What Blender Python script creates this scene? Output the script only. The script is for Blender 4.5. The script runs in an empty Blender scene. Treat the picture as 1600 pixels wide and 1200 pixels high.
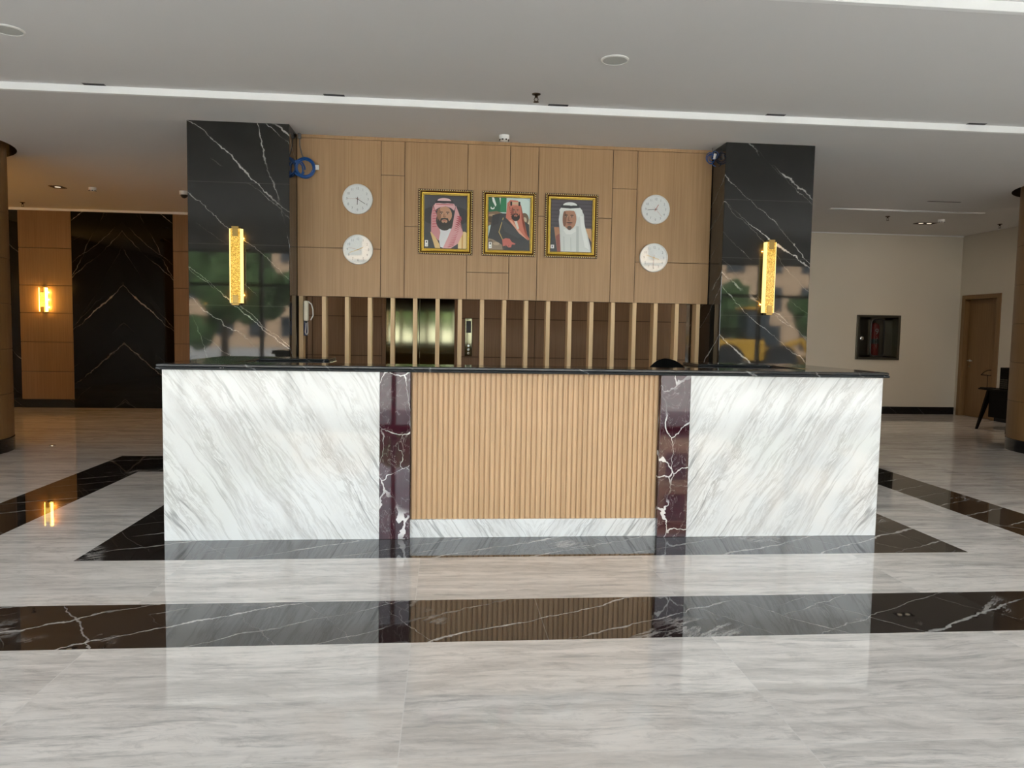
import bpy, bmesh, math, random
from mathutils import Vector, Matrix
random.seed(7)
SC = bpy.context.scene
COL = SC.collection
PI = math.pi

# ------------------------------------------------------------------ dimensions
HC = 3.235            # ceiling above the desk
XL, XR = -2.2175, 2.5575   # desk ends
ZD = 1.100            # underside of the worktop
YP = 2.274            # pillar fronts
YW = 2.625            # upper panel wall
YLOB = 5.3            # lift lobby wall
YB = 8.03             # far back wall
XRW = 8.87            # right wall
XLW = -8.3            # left wall
YF = -5.55             # glazed front

# ------------------------------------------------------------------ node helper
class N:
    def __init__(s, name):
        s.m = bpy.data.materials.new(name); s.m.use_nodes = True
        s.t = s.m.node_tree; s.t.nodes.clear()
        s.out = s.t.nodes.new('ShaderNodeOutputMaterial')
    def node(s, kind, **kw):
        n = s.t.nodes.new(kind)
        for k, v in kw.items(): setattr(n, k, v)
        return n
    def put(s, sock, v):
        if v is None: return
        if isinstance(v, bpy.types.NodeSocket): s.t.links.new(v, sock)
        else:
            if sock.type == 'RGBA' and len(v) == 3: v = (*v, 1)
            sock.default_value = v
    def pos(s):
        g = s.node('ShaderNodeNewGeometry'); x = s.node('ShaderNodeSeparateXYZ')
        s.t.links.new(g.outputs['Position'], x.inputs[0]); return x.outputs[0], x.outputs[1], x.outputs[2]
    def ma(s, op, a, b=None, c=None):
        n = s.node('ShaderNodeMath', operation=op)
        s.put(n.inputs[0], a)
        if b is not None: s.put(n.inputs[1], b)
        if c is not None: s.put(n.inputs[2], c)
        return n.outputs[0]
    def add(s, a, b): return s.ma('ADD', a, b)
    def mul(s, a, b): return s.ma('MULTIPLY', a, b)
    def vec(s, x, y, z):
        n = s.node('ShaderNodeCombineXYZ')
        for i, v in enumerate((x, y, z)): s.put(n.inputs[i], v)
        return n.outputs[0]
    def noise(s, v, scale=1, detail=4, rough=.5, dist=0):
        n = s.node('ShaderNodeTexNoise'); s.put(n.inputs['Vector'], v)
        n.inputs['Scale'].default_value = scale; n.inputs['Detail'].default_value = detail
        n.inputs['Roughness'].default_value = rough; n.inputs['Distortion'].default_value = dist
        return n.outputs[0]
    def white(s, v):
        n = s.node('ShaderNodeTexWhiteNoise'); s.put(n.inputs['Vector'], v); return n.outputs['Value']
    def step(s, v, a, b):          # smooth 0..1 from a to b
        n = s.node('ShaderNodeMapRange', interpolation_type='SMOOTHSTEP')
        s.put(n.inputs['Value'], v); n.inputs['From Min'].default_value = a; n.inputs['From Max'].default_value = b
        return n.outputs[0]
    def ridge(s, v, w):            # 1 where v is close to one half
        return s.step(s.ma('ABSOLUTE', s.ma('SUBTRACT', v, .5)), w, 0.0)
    def between(s, v, a, b):
        return s.mul(s.ma('GREATER_THAN', v, a), s.ma('LESS_THAN', v, b))
    def mix(s, f, a, b):
        n = s.node('ShaderNodeMix', data_type='RGBA')
        s.put(n.inputs[0], f); s.put(n.inputs[6], a); s.put(n.inputs[7], b); return n.outputs[2]
    def bsdf(s, color, rough=.5, metal=0., ior=1.5, normal=None, coat=0., emis=None, estr=0., aniso=0.):
        b = s.node('ShaderNodeBsdfPrincipled')
        s.put(b.inputs['Base Color'], color); s.put(b.inputs['Roughness'], rough); s.put(b.inputs['Metallic'], metal)
        b.inputs['IOR'].default_value = ior
        b.inputs['Coat Weight'].default_value = coat; b.inputs['Coat Roughness'].default_value = .03
        b.inputs['Anisotropic'].default_value = aniso
        if normal is not None: s.put(b.inputs['Normal'], normal)
        if emis is not None:
            s.put(b.inputs['Emission Color'], emis); s.put(b.inputs['Emission Strength'], estr)
        s.t.links.new(b.outputs[0], s.out.inputs[0]); return b
    def bump(s, h, strength=.2, dist=.002):
        n = s.node('ShaderNodeBump'); s.put(n.inputs['Height'], h)
        n.inputs['Strength'].default_value = strength; n.inputs['Distance'].default_value = dist
        return n.outputs[0]

def plain(name, c, rough=.5, metal=0., grain=.06, scale=40, coat=0., emis=None, estr=0.):
    n = N(name); x, y, z = n.pos()
    f = n.noise(n.vec(x, y, z), scale, 3)
    col = n.mix(f, tuple(v * (1 - grain) for v in c), tuple(min(1, v * (1 + grain)) for v in c))
    n.bsdf(col, rough, metal, coat=coat, emis=emis, estr=estr)
    return n.m

def wood(name, c1, c2, rough=.42, sx=70, sz=1.3):
    n = N(name); x, y, z = n.pos()
    g = n.noise(n.vec(n.mul(x, sx), n.mul(y, sx), n.mul(z, sz)), 1, 3, .6, .25)
    b = n.noise(n.vec(n.mul(x, 5), n.mul(y, 5), n.mul(z, .5)), 1, 3, .5)
    f = n.add(n.mul(n.step(g, .28, .72), .7), n.mul(n.step(b, .3, .7), .3))
    n.bsdf(n.mix(f, c1, c2), rough, normal=n.bump(g, .08, .001))
    return n.m

def fluted_wood(name, c1, c2, pitch):
    n = N(name); x, y, z = n.pos()
    g = n.noise(n.vec(n.mul(x, 90), n.mul(y, 90), n.mul(z, 1.6)), 1, 3, .6, .25)
    w = n.white(n.vec(n.ma('FLOOR', n.ma('DIVIDE', x, pitch)), 3, 1))
    f = n.add(n.mul(n.step(g, .28, .72), .6), n.mul(w, .4))
    n.bsdf(n.mix(f, c1, c2), .45); return n.m

def vein_lines(n, s_, t, freq, warp, width, seed, keep=.5, brk=.5):
    """Nearly straight veins running along s_, spaced along t, some left out, broken and ragged."""
    wn = n.noise(n.vec(n.mul(s_, .55), n.mul(t, .8), seed), 1.0, 2, .5)
    wf = n.noise(n.vec(n.mul(s_, 6), n.mul(t, 6), seed + 2.), 1.0, 5, .65)
    q = n.add(n.add(n.mul(t, freq), n.mul(wn, warp * freq)), n.add(n.mul(wf, .10 * freq), seed * 1.37))
    fr = n.ma('FRACT', q); idx = n.ma('FLOOR', q)
    rnd = n.white(n.vec(idx, seed, 3.)); rnd2 = n.white(n.vec(idx, seed, 8.))
    fat = n.step(n.noise(n.vec(n.mul(s_, 2.2), idx, seed + 5.), 1.0, 5, .7), .42, .75)
    d = n.ma('ABSOLUTE', n.ma('SUBTRACT', fr, .5))
    w = n.mul(n.add(n.mul(n.mul(fat, rnd2), 2.2), .25), width * freq)
    line = n.ma('SUBTRACT', 1., n.ma('DIVIDE', d, w)); line = n.ma('MAXIMUM', line, 0.)
    gaps = n.step(n.noise(n.vec(n.mul(s_, 1.1), n.mul(idx, 7.3), seed + 11.), 1.0, 3, .6), brk - .06, brk + .08)
    return n.mul(n.mul(n.ma('MINIMUM', n.mul(line, 1.8), 1.), gaps), n.mul(n.ma('LESS_THAN', rnd, keep), n.add(n.mul(rnd2, .6), .4)))

def black_marble(name, base, vein, amt=1., rough=.035, slab=None, d1=(.64, .77), d2=(.95, .3), seed=0., xflip=None, ior=1.5, freq=1.6, keep=.6):
    n = N(name); x, y, z = n.pos()
    if xflip is not None: x = n.ma('ABSOLUTE', n.ma('SUBTRACT', x, xflip))
    a = n.add(x, n.mul(y, .8)); f = None
    for k, (d, fq, w, kp, br) in enumerate(((d1, freq, .010, keep, .46), (d1, freq * 2.7, .006, keep * .8, .50), (d2, freq * 1.4, .007, keep * .7, .50))):
        t = n.add(n.mul(a, d[0]), n.mul(z, d[1])); s_ = n.ma('SUBTRACT', n.mul(a, d[1]), n.mul(z, d[0]))
        v = vein_lines(n, s_, t, fq, .35, w, seed + k * 4.7, kp, br)
        f = v if f is None else n.ma('MAXIMUM', f, n.mul(v, .8))
    f = n.mul(f, amt)
    cl = n.noise(n.vec(a, z, seed), 2.2, 6, .6)
    col = n.mix(n.step(cl, .3, .75), tuple(c * .88 for c in base), tuple(c * 1.2 for c in base))
    col = n.mix(f, col, vein)
    if slab:
        z0, h = slab
        fr = n.ma('FRACT', n.ma('DIVIDE', n.ma('SUBTRACT', z, z0), h))
        col = n.mix(n.mul(n.ma('LESS_THAN', fr, .008), .7), col, tuple(min(1, c * 3.2 + .02) for c in base))
    n.bsdf(col, rough, ior=ior); return n.m

def white_marble(name):
    n = N(name); x, y, z = n.pos()
    a = n.ma('ABSOLUTE', n.ma('SUBTRACT', x, .17))
    a = n.add(a, y)
    ang = math.radians(57); ca, sa = math.cos(ang), math.sin(ang)
    u = n.add(n.mul(a, ca), n.mul(z, sa)); v = n.ma('SUBTRACT', n.mul(a, sa), n.mul(z, ca))
    w = n.noise(n.vec(u, v, 2.), 2.2, 3)
    v = n.add(v, n.mul(w, .10))
    s1 = n.ridge(n.noise(n.vec(n.mul(u, .55), n.mul(v, 6), 1.), 1.5, 8, .60, .15), .030)
    s2 = n.ridge(n.noise(n.vec(n.mul(u, 1.6), n.mul(v, 10), 4.), 2.0, 8, .70, .35), .055)
    s3 = n.ridge(n.noise(n.vec(n.mul(u, .30), n.mul(v, 4), 7.), 1.2, 5, .5, .1), .014)
    m2 = n.step(n.noise(n.vec(n.mul(u, .5), n.mul(v, 2.4), 8.), 1.6, 3), .40, .66)
    m3 = n.step(n.noise(n.vec(u, v, 3.), 1.1, 2), .40, .58)
    pat = n.step(n.noise(n.vec(n.mul(u, .42), n.mul(v, 5.0), 11.), 1.4, 6, .62), .48, .70)
    col = n.mix(n.mul(pat, .55), (.70, .70, .685), (.555, .54, .525))
    col = n.mix(n.mul(n.mul(s2, m2), .60), col, (.36, .345, .33))
    col = n.mix(n.mul(s1, .42), col, (.40, .385, .365))
    col = n.mix(n.mul(n.mul(s3, m3), .8), col, (.27, .265, .26))
    n.bsdf(col, .06); return n.m

def burgundy(name):
    n = N(name); x, y, z = n.pos()
    wx = n.noise(n.vec(x, y, z), 5, 4); wz = n.noise(n.vec(z, x, y), 5, 4)
    vo = n.node('ShaderNodeTexVoronoi', feature='DISTANCE_TO_EDGE')
    n.put(vo.inputs['Vector'], n.vec(n.add(x, n.mul(wx, .22)), n.mul(y, 1.), n.add(n.mul(z, .8), n.mul(wz, .22))))
    vo.inputs['Scale'].default_value = 4.2
    th = n.mul(n.step(n.noise(n.vec(x, y, z), 3.4, 3), .42, .72), .030)
    e = n.ma('LESS_THAN', vo.outputs['Distance'], n.add(th, .0035))
    fine = n.ridge(n.noise(n.vec(n.mul(x, 3), y, n.mul(z, 2)), 2.5, 5, .6, 1.), .008)
    msk = n.step(n.noise(n.vec(z, x, y), 2.6, 2), .40, .55)
    col = n.mix(n.noise(n.vec(x, y, z), 9, 5), (.020, .005, .008), (.060, .012, .020))
    col = n.mix(n.mul(fine, .35), col, (.5, .42, .42))
    col = n.mix(n.mul(n.mul(e, msk), .85), col, (.78, .74, .72))
    n.bsdf(col, .03); return n.m

def floor_material():
    n = N('polished_marble_floor'); x, y, z = n.pos()
    # tile grid of the light stone: 1.36 m along the room, 0.9 m deep
    tx = n.ma('DIVIDE', n.add(x, 1.94), 1.36); ty = n.ma('DIVIDE', n.add(y, 2.55), .90)
    ix, iy = n.ma('FLOOR', tx), n.ma('FLOOR', ty)
    rnd = n.white(n.vec(ix, iy, 2.))
    jx = n.ma('LESS_THAN', n.ma('FRACT', n.add(tx, .0012)), .0026)
    jy = n.ma('LESS_THAN', n.ma('FRACT', n.add(ty, .0016)), .0034)
    off = n.mul(rnd, 37.)
    wv = n.mul(n.noise(n.vec(n.mul(x, 1.1), n.mul(y, 1.6), off), 1.1, 3), .16)
    yy = n.add(y, wv)
    a = n.noise(n.vec(n.add(n.mul(x, .8), off), n.mul(yy, 6.5), off), 1.25, 8, .68, .25)
    b = n.noise(n.vec(n.add(n.mul(x, 2.4), off), n.mul(yy, 20.), off), 1.4, 7, .72, .3)
    c = n.noise(n.vec(n.add(n.mul(x, .6), off), n.mul(yy, 1.9), off), 1.1, 3, .5)
    base = n.mix(n.step(a, .36, .68), (.88, .825, .77), (.57, .53, .49))
    base = n.mix(n.mul(n.step(b, .47, .72), .65), base, (.30, .285, .27))
    e = n.noise(n.vec(n.add(n.mul(x, 3.2), off), n.add(n.mul(yy, 8.), n.mul(x, .9)), off), 2.2, 8, .74, .5)
    base = n.mix(n.mul(n.step(e, .48, .70), .42), base, (.34, .31, .285))
    base = n.mix(n.mul(n.step(e, .46, .30), .35), base, (.90, .85, .80))
    base = n.mix(n.mul(n.step(c, .45, .72), .35), base, (.88, .80, .73))
    base = n.mix(n.mul(rnd, .16), base, (.60, .56, .53))
    base = n.mix(n.mul(n.ma('MAXIMUM', jx, jy), .75), base, (.75, .72, .68))
    # dark inlay: ring round the desk and the slab it stands on
    outer = n.mul(n.between(x, -3.815, 4.145), n.between(y, -1.652, 3.262))
    inner = n.mul(n.between(x, -3.303, 3.63), n.between(y, -1.131, 2.37))
    ring = n.mul(outer, n.ma('SUBTRACT', 1., inner))
    pad = n.mul(n.between(x, -2.581, 2.944), n.between(y, -.411, 1.95))
    dark = n.ma('MAXIMUM', ring, pad)
    u = n.add(n.mul(x, .80), n.mul(y, .6)); v = n.ma('SUBTRACT', n.mul(y, .80), n.mul(x, .6))
    t1 = n.ma('SUBTRACT', n.mul(y, .88), n.mul(x, .47)); s1 = n.add(n.mul(x, .88), n.mul(y, .47))
    t2 = n.add(n.mul(y, .6), n.mul(x, .8)); s2 = n.ma('SUBTRACT', n.mul(x, .6), n.mul(y, .8))
    l1 = vein_lines(n, s1, t1, 3.6, .3, .013, 3.1, .85, .40)
    l2 = vein_lines(n, s2, t2, 3.4, .4, .005, 7.4, .75, .44)
    d2 = n.ridge(n.noise(n.vec(n.mul(u, .9), n.mul(v, 3.6), 9.), 1.9, 8, .75, .4), .05)
    m2 = n.step(n.noise(n.vec(x, y, 6.), 1.5, 3), .57, .66)
    l3 = n.mul(vein_lines(n, s1, t1, 15., .06, .0035, 5.9, .6, .46), n.step(n.noise(n.vec(n.mul(s1, .9), n.mul(t1, 2.), 4.), 1.2, 2), .50, .60))
    l1 = n.ma('MAXIMUM', l1, n.mul(l3, .8))
    dv = n.ma('MAXIMUM', l1, n.ma('MAXIMUM', n.mul(n.mul(d2, m2), .7), n.mul(l2, .6)))
    dcol = n.mix(n.noise(n.vec(x, y, 0.), 3.5, 6, .6), (.010, .008, .007), (.038, .030, .026))
    dcol = n.mix(n.mul(dv, .8), dcol, (.60, .57, .54))
    djx = n.ma('LESS_THAN', n.ma('FRACT', n.ma('DIVIDE', n.add(x, 2.69), 2.72)), .0010)
    dcol = n.mix(n.mul(djx, .4), dcol, (.4, .38, .36))
    col = n.mix(dark, base, dcol)
    n.bsdf(col, .022, ior=1.52); return n.m

def steel(name, c=(.55, .54, .52), rough=.2):
    n = N(name); x, y, z = n.pos()
    g = n.noise(n.vec(n.mul(x, 160), n.mul(y, 160), n.mul(z, .6)), 1, 3, .6)
    n.bsdf(c, n.add(rough, n.mul(g, .07)), 1., normal=n.bump(g, .06, .0006)); return n.m

def crystal(name, strength, dark=(1, .44, .03), lite=(1, .68, .14)):
    n = N(name); x, y, z = n.pos()
    vo = n.node('ShaderNodeTexVoronoi', feature='F1'); n.put(vo.inputs['Vector'], n.vec(x, y, z)); vo.inputs['Scale'].default_value = 130
    f = n.step(vo.outputs['Distance'], .15, .62)
    big = n.noise(n.vec(x, y, z), 30, 3)
    col = n.mix(n.mul(f, n.add(big, .4)), lite, dark)
    st = n.mul(n.add(n.mul(n.ma('SUBTRACT', 1., f), .7), .45), strength)
    n.bsdf((.25, .16, .04), .12, emis=col, estr=st); return n.m

def glass(name, refl=.08, tint=(1, 1, 1)):
    n = N(name)
    t = n.node('ShaderNodeBsdfTransparent'); n.put(t.inputs[0], tint)
    g = n.node('ShaderNodeBsdfGlossy'); g.inputs['Roughness'].default_value = .01
    fr = n.node('ShaderNodeFresnel'); fr.inputs['IOR'].default_value = 1.45
    mx = n.node('ShaderNodeMixShader'); n.t.links.new(fr.outputs[0], mx.inputs[0])
    n.t.links.new(t.outputs[0], mx.inputs[1]); n.t.links.new(g.outputs[0], mx.inputs[2])
    n.t.links.new(mx.outputs[0], n.out.inputs[0]); return n.m

def printed(name, rough=.08):
    n = N(name); a = n.node('ShaderNodeVertexColor', layer_name='print')
    n.bsdf(a.outputs[0], .35, coat=.6); return n.m

M = {}
M['floor'] = floor_material()
M['white_marble'] = white_marble('white_veined_marble')
M['pillar'] = black_marble('charcoal_marble', (.017, .017, .0155), (.60, .59, .56), slab=(1.008, .5605), seed=1.7, freq=2.0, keep=.75)
M['pillar2'] = black_marble('charcoal_marble_other', (.017, .017, .016), (.60, .59, .56), slab=(1.008, .5605), seed=5.2, freq=1.9, keep=.65)
M['book'] = black_marble('bookmatched_black_marble', (.0028, .0024, .0022), (.34, .31, .28), d1=(.66, .75), d2=(.88, .48), seed=4.1, xflip=-5.71, rough=.05, freq=1.5, keep=.7, ior=1.3)
M['skirt'] = black_marble('skirting_black_marble', (.008, .008, .009), (.4, .4, .4), amt=.6, seed=2.2)
M['top'] = black_marble('worktop_black_marble', (.020, .022, .024), (.6, .6, .6), amt=.35, seed=6.1, rough=.10, freq=3.)
M['burgundy'] = burgundy('burgundy_marble')
M['wall_wood'] = wood('oak_veneer', (.33, .190, .086), (.43, .265, .130))
M['slat_wood'] = wood('slat_oak', (.58, .39, .20), (.70, .50, .28))
M['column_wood'] = wood('column_oak', (.27, .145, .052), (.34, .195, .078))
M['lobby_wood'] = wood('lobby_oak_veneer', (.21, .120, .056), (.30, .18, .09))
M['hall_wood'] = wood('hall_walnut_veneer', (.20, .110, .045), (.27, .155, .068))
M['door_wood'] = wood('door_oak', (.20, .110, .042), (.27, .155, .065))
M['groove'] = plain('panel_gap', (.10, .055, .025), .8)
M['flute'] = fluted_wood('fluted_oak', (.46, .285, .145), (.62, .405, .225), .0345)
M['recess'] = plain('dark_recess', (.045, .026, .014), .8)
M['ceiling'] = plain('matt_white_paint', (.72, .71, .70), .9, grain=.01, scale=3)
M['trimwhite'] = plain('white_gypsum', (.86, .86, .85), .6, grain=.01)
M['wall_paint'] = plain('greige_paint', (.66, .61, .52), .85, grain=.02, scale=2)
M['steel'] = steel('brushed_steel', (.185, .17, .105), .04)
M['darksteel'] = steel('dark_brushed_steel', (.125, .12, .10), .32)
M['smoked'] = glass('smoked_glass', tint=(.74, .74, .74))
M['chrome'] = plain('chrome', (.7, .7, .7), .15, 1.)
M['bronze'] = plain('aged_brass', (.30, .20, .07), .3, 1.)
M['darkbronze'] = plain('dark_bronze', (.05, .03, .015), .35, .8)
M['blackp'] = plain('black_plastic', (.012, .012, .013), .35)
bf = N('black_fabric'); bf.bsdf((.004, .004, .004), 1., ior=1.08); M['blackfab'] = bf.m
bf = N('black_lacquer'); bf.bsdf((.006, .0045, .004), .6, ior=1.25); M['blacklac'] = bf.m
M['blackm'] = plain('black_metal', (.015, .013, .012), .45, .3)
M['whitep'] = plain('white_plastic', (.78, .77, .74), .4, grain=.02)
M['creamp'] = plain('cream_plastic', (.80, .75, .62), .4, grain=.02)
M['greyp'] = plain('pale_grey_mesh', (.52, .53, .50), .7, grain=.15, scale=400)
M['gold'] = plain('gilt', (.86, .52, .07), .35, .2, grain=.35, scale=60)
M['golddark'] = plain('frame_maroon', (.060, .014, .004), .4, .0)  # dark red-brown bands between the gilt mouldings
M['bead'] = plain('pale_gilt', (.95, .70, .36), .35, .1, grain=.3, scale=90)
M['print'] = printed('glossy_print')
M['dial'] = plain('dial_white', (.82, .84, .84), .4, grain=.01, coat=.0)
M['dialgrey'] = plain('dial_print', (.30, .31, .34), .5)
M['handblack'] = plain('hand_black', (.03, .03, .03), .4)
M['handred'] = plain('hand_red', (.45, .12, .08), .4)
M['handgold'] = plain('hand_gold', (.70, .50, .20), .4, .4)
M['clockglass'] = glass('clock_glass')
M['pane'] = glass('window_glass', tint=(.96, .98, .97))
M['blue'] = plain('blue_cable', (.012, .085, .30), .4)
M['greycable'] = plain('grey_conduit', (.16, .15, .15), .5)
M['navy'] = plain('navy_plastic', (.01, .02, .085), .4)
M['red'] = plain('red_enamel', (.30, .006, .008), .25)
M['textwhite'] = plain('white_print', (.7, .7, .68), .5)
M['lamp'] = crystal('lit_crystal', 1.1, (1, .47, .03), (1, .74, .17))
M['lampedge'] = plain('lit_crystal_edge', (.5, .4, .2), .2, emis=(1, .78, .28), estr=1.25)
M['halllamp'] = crystal('lit_crystal_hall', 3.0)
M['halledge'] = plain('lit_crystal_hall_edge', (.9, .8, .5), .2, emis=(1, .55, .10), estr=16)
M['bulb'] = plain('lit_downlight', (.9, .8, .6), .4, emis=(1, .85, .65), estr=.9)
M['aluminium'] = plain('dark_aluminium', (.03, .03, .032), .4, .5)

# ------------------------------------------------------------------ mesh helper
def base_of(o):
    v = Vector((0, 0, 0))
    while o is not None: v += o.location; o = o.parent
    return v

class MB:
    def __init__(s): s.b = bmesh.new(); s.mi = 0
    def _add(s, f0):
        s.b.faces.ensure_lookup_table()
        for f in s.b.faces[f0:]: f.material_index = s.mi
    def box(s, x0, x1, y0, y1, z0, z1, bev=0, seg=2):
        f0 = len(s.b.faces)
        vs = [s.b.verts.new((x, y, z)) for x in (x0, x1) for y in (y0, y1) for z in (z0, z1)]
        fs = []
        for q in ((0, 1, 3, 2), (4, 6, 7, 5), (0, 4, 5, 1), (2, 3, 7, 6), (0, 2, 6, 4), (1, 5, 7, 3)):
            fs.append(s.b.faces.new([vs[i] for i in q]))
        if bev:
            es = list({e for f in fs for e in f.edges})
            bmesh.ops.bevel(s.b, geom=es, offset=bev, segments=seg, affect='EDGES', profile=.5)
        s._add(f0); return s
    def cyl(s, p0, p1, r0, r1=None, seg=24, caps=True):
        f0 = len(s.b.faces); r1 = r0 if r1 is None else r1
        p0, p1 = Vector(p0), Vector(p1); d = (p1 - p0).normalized()
        a = d.orthogonal().normalized(); b = d.cross(a)
        A, B = [], []
        for i in range(seg):
            t = 2 * PI * i / seg; o = a * math.cos(t) + b * math.sin(t)
            A.append(s.b.verts.new(p0 + o * r0)); B.append(s.b.verts.new(p1 + o * r1))
        for i in range(seg):
            j = (i + 1) % seg; f = s.b.faces.new((A[i], A[j], B[j], B[i])); f.smooth = True
        if caps: s.b.faces.new(A[::-1]); s.b.faces.new(B)
        s._add(f0); return s
    def lathe(s, prof, c, axis='z', seg=32, arc=None):   # prof: [(r, h)], about c
        f0 = len(s.b.faces); c = Vector(c); rings = []
        for r, h in prof:
            ring = []
            for i in range(seg):
                t = 2 * PI * i / seg
                if axis == 'z': p = Vector((r * math.cos(t), r * math.sin(t), h))
                else: p = Vector((r * math.cos(t), -h, r * math.sin(t)))       # axis pointing at the room (-y)
                ring.append(s.b.verts.new(c + p))
            rings.append(ring)
        for A, B in zip(rings, rings[1:]):
            for i in range(seg):
                j = (i + 1) % seg; f = s.b.faces.new((A[i], A[j], B[j], B[i])); f.smooth = True
        s.b.faces.new(rings[0][::-1]); s.b.faces.new(rings[-1])
        s._add(f0); return s
    def tube(s, pts, r, seg=8, closed=False):
        f0 = len(s.b.faces); pts = [Vector(p) for p in pts]; n = len(pts); rings = []
        prev = None
        for k, p in enumerate(pts):
            q0 = pts[(k - 1) % n] if (closed or k) else p; q1 = pts[(k + 1) % n] if (closed or k < n - 1) else p
            d = (q1 - q0).normalized()
            a = d.orthogonal().normalized() if prev is None else (prev - d * prev.dot(d)).normalized()
            prev = a; b = d.cross(a)
            rings.append([s.b.verts.new(p + (a * math.cos(2 * PI * i / seg) + b * math.sin(2 * PI * i / seg)) * r) for i in range(seg)])
        m = n if closed else n - 1
        for k in range(m):
            A, B = rings[k], rings[(k + 1) % n]
            for i in range(seg):
                j = (i + 1) % seg; f = s.b.faces.new((A[i], A[j], B[j], B[i])); f.smooth = True
        if not closed: s.b.faces.new(rings[0][::-1]); s.b.faces.new(rings[-1])
        s._add(f0); return s
    def loft(s, loops, cap=True):
        f0 = len(s.b.faces)
        R = [[s.b.verts.new(p) for p in L] for L in loops]
        n = len(R[0])
        for A, B in zip(R, R[1:]):
            for i in range(n):
                j = (i + 1) % n; s.b.faces.new((A[i], A[j], B[j], B[i]))
        if cap: s.b.faces.new(R[0][::-1]); s.b.faces.new(R[-1])
        s._add(f0); return s
    def quad(s, *pts):
        f0 = len(s.b.faces); s.b.faces.new([s.b.verts.new(p) for p in pts]); s._add(f0); return s
    def build(s, name, mats, parent=None, sharp=.7, rot=None):
        bmesh.ops.recalc_face_normals(s.b, faces=s.b.faces[:]) if not getattr(s, 'keep', False) else None
        for e in s.b.edges:
            if len(e.link_faces) == 2 and e.calc_face_angle(0) > sharp: e.smooth = False
        o = base_of(parent)
        if o.length: bmesh.ops.translate(s.b, verts=s.b.verts[:], vec=-o)
        me = bpy.data.meshes.new(name); s.b.to_mesh(me); s.b.free()
        for m in (mats if isinstance(mats, (list, tuple)) else [mats]): me.materials.append(M[m] if isinstance(m, str) else m)
        ob = bpy.data.objects.new(name, me); COL.objects.link(ob)
        if parent: ob.parent = parent
        return ob

def thing(name, label, cat, loc, group=None):
    o = bpy.data.objects.new(name, None); COL.objects.link(o); o.location = loc
    o.empty_display_size = .1
    tag(o, label, cat, group); return o
def tag(o, label, cat, group=None):
    o['label'] = label; o['category'] = cat
    if group: o['group'] = group
    return o
def struct(o): o['kind'] = 'structure'; return o
def kids(o): return [c for c in bpy.data.objects if c.parent == o]
def copy_tree(o, parent=None):
    c = o.copy(); COL.objects.link(c)
    if parent: c.parent = parent
    for k in kids(o): copy_tree(k, c)
    return c
def text_into(mb, body, size, loc, rotx=PI / 2, extr=.0006, align='CENTER', sx=1.):
    cu = bpy.data.curves.new('lettering', 'FONT'); cu.body = body; cu.size = size; cu.extrude = extr
    cu.align_x = align; cu.align_y = 'CENTER'
    ob = bpy.data.objects.new('lettering', cu); COL.objects.link(ob)
    bpy.context.view_layer.update()
    me = bpy.data.meshes.new_from_object(ob.evaluated_get(bpy.context.evaluated_depsgraph_get()))
    me.transform(Matrix.Translation(loc) @ Matrix.Rotation(rotx, 4, 'X') @ Matrix.Diagonal((sx, 1, 1, 1)))
    mb.b.from_mesh(me); bpy.data.meshes.remove(me); bpy.data.objects.remove(ob); bpy.data.curves.remove(cu)

# ------------------------------------------------------------------ room shell
mb = MB(); mb.box(XLW - .1, XRW + .3, YF - .1, YB + .1, -.04, 0)
struct(mb.build('floor', 'floor'))

COLS = [(-5.86, 3.43), (7.37, 3.60)]; RC = .78; RH = .875
YT1, YT2, STEP = 1.575, -.635, .055
mb = MB()
H2, H3 = HC + STEP, HC + 2 * STEP
def ceil_rect(x0, x1, y0, y1, h): mb.quad((x0, y0, h), (x0, y1, h), (x1, y1, h), (x1, y0, h))
xs = [XLW, COLS[0][0] - 1.2, COLS[0][0] + 1.2, COLS[1][0] - 1.2, COLS[1][0] + 1.2, XRW]
for i in range(5):
    if i in (1, 3):
        cx, cy = COLS[0 if i == 1 else 1]
        ceil_rect(xs[i], xs[i + 1], YT1, cy - 1.2, HC); ceil_rect(xs[i], xs[i + 1], cy + 1.2, YB, HC)
        seg = 48; ins, outs, ups = [], [], []
        for k in range(seg):
            t = 2 * PI * k / seg; c, s_ = math.cos(t), math.sin(t); q = 1.2 / max(abs(c), abs(s_))
            ins.append(mb.b.verts.new((cx + RH * c, cy + RH * s_, HC))); outs.append(mb.b.verts.new((cx + q * c, cy + q * s_, HC)))
            ups.append(mb.b.verts.new((cx + RH * c, cy + RH * s_, HC + .22)))
        for k in range(seg):
            j = (k + 1) % seg
            mb.b.faces.new((ins[k], outs[k], outs[j], ins[j])); f = mb.b.faces.new((ins[j], ups[j], ups[k], ins[k])); f.smooth = True; f.material_index = 1
        mb.b.faces.new(ups).material_index = 1
    else: ceil_rect(xs[i], xs[i + 1], YT1, YB, HC)
ceil_rect(XLW, XRW, YT2, YT1, H2); ceil_rect(XLW, XRW, YF - .1, YT2, H3)
mb.keep = True
struct(mb.build('ceiling', ['ceiling', 'recess']))
mb = MB(); mb.box(XLW, XRW, YT1 - .012, YT1 + .03, HC - .002, H2 + .02, .004); struct(mb.build('trim_1', 'trimwhite'))
mb = MB(); mb.box(XLW, XRW, YT2 - .012, YT2 + .03, H2 - .002, H3 + .02, .004); struct(mb.build('trim_2', 'trimwhite'))

def panels(mb, rects, y, t, gap=.004):
    for x0, x1, z0, z1 in rects: mb.box(x0 + gap / 2, x1 - gap / 2, y, y + t, z0 + gap / 2, z1 - gap / 2)

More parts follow.
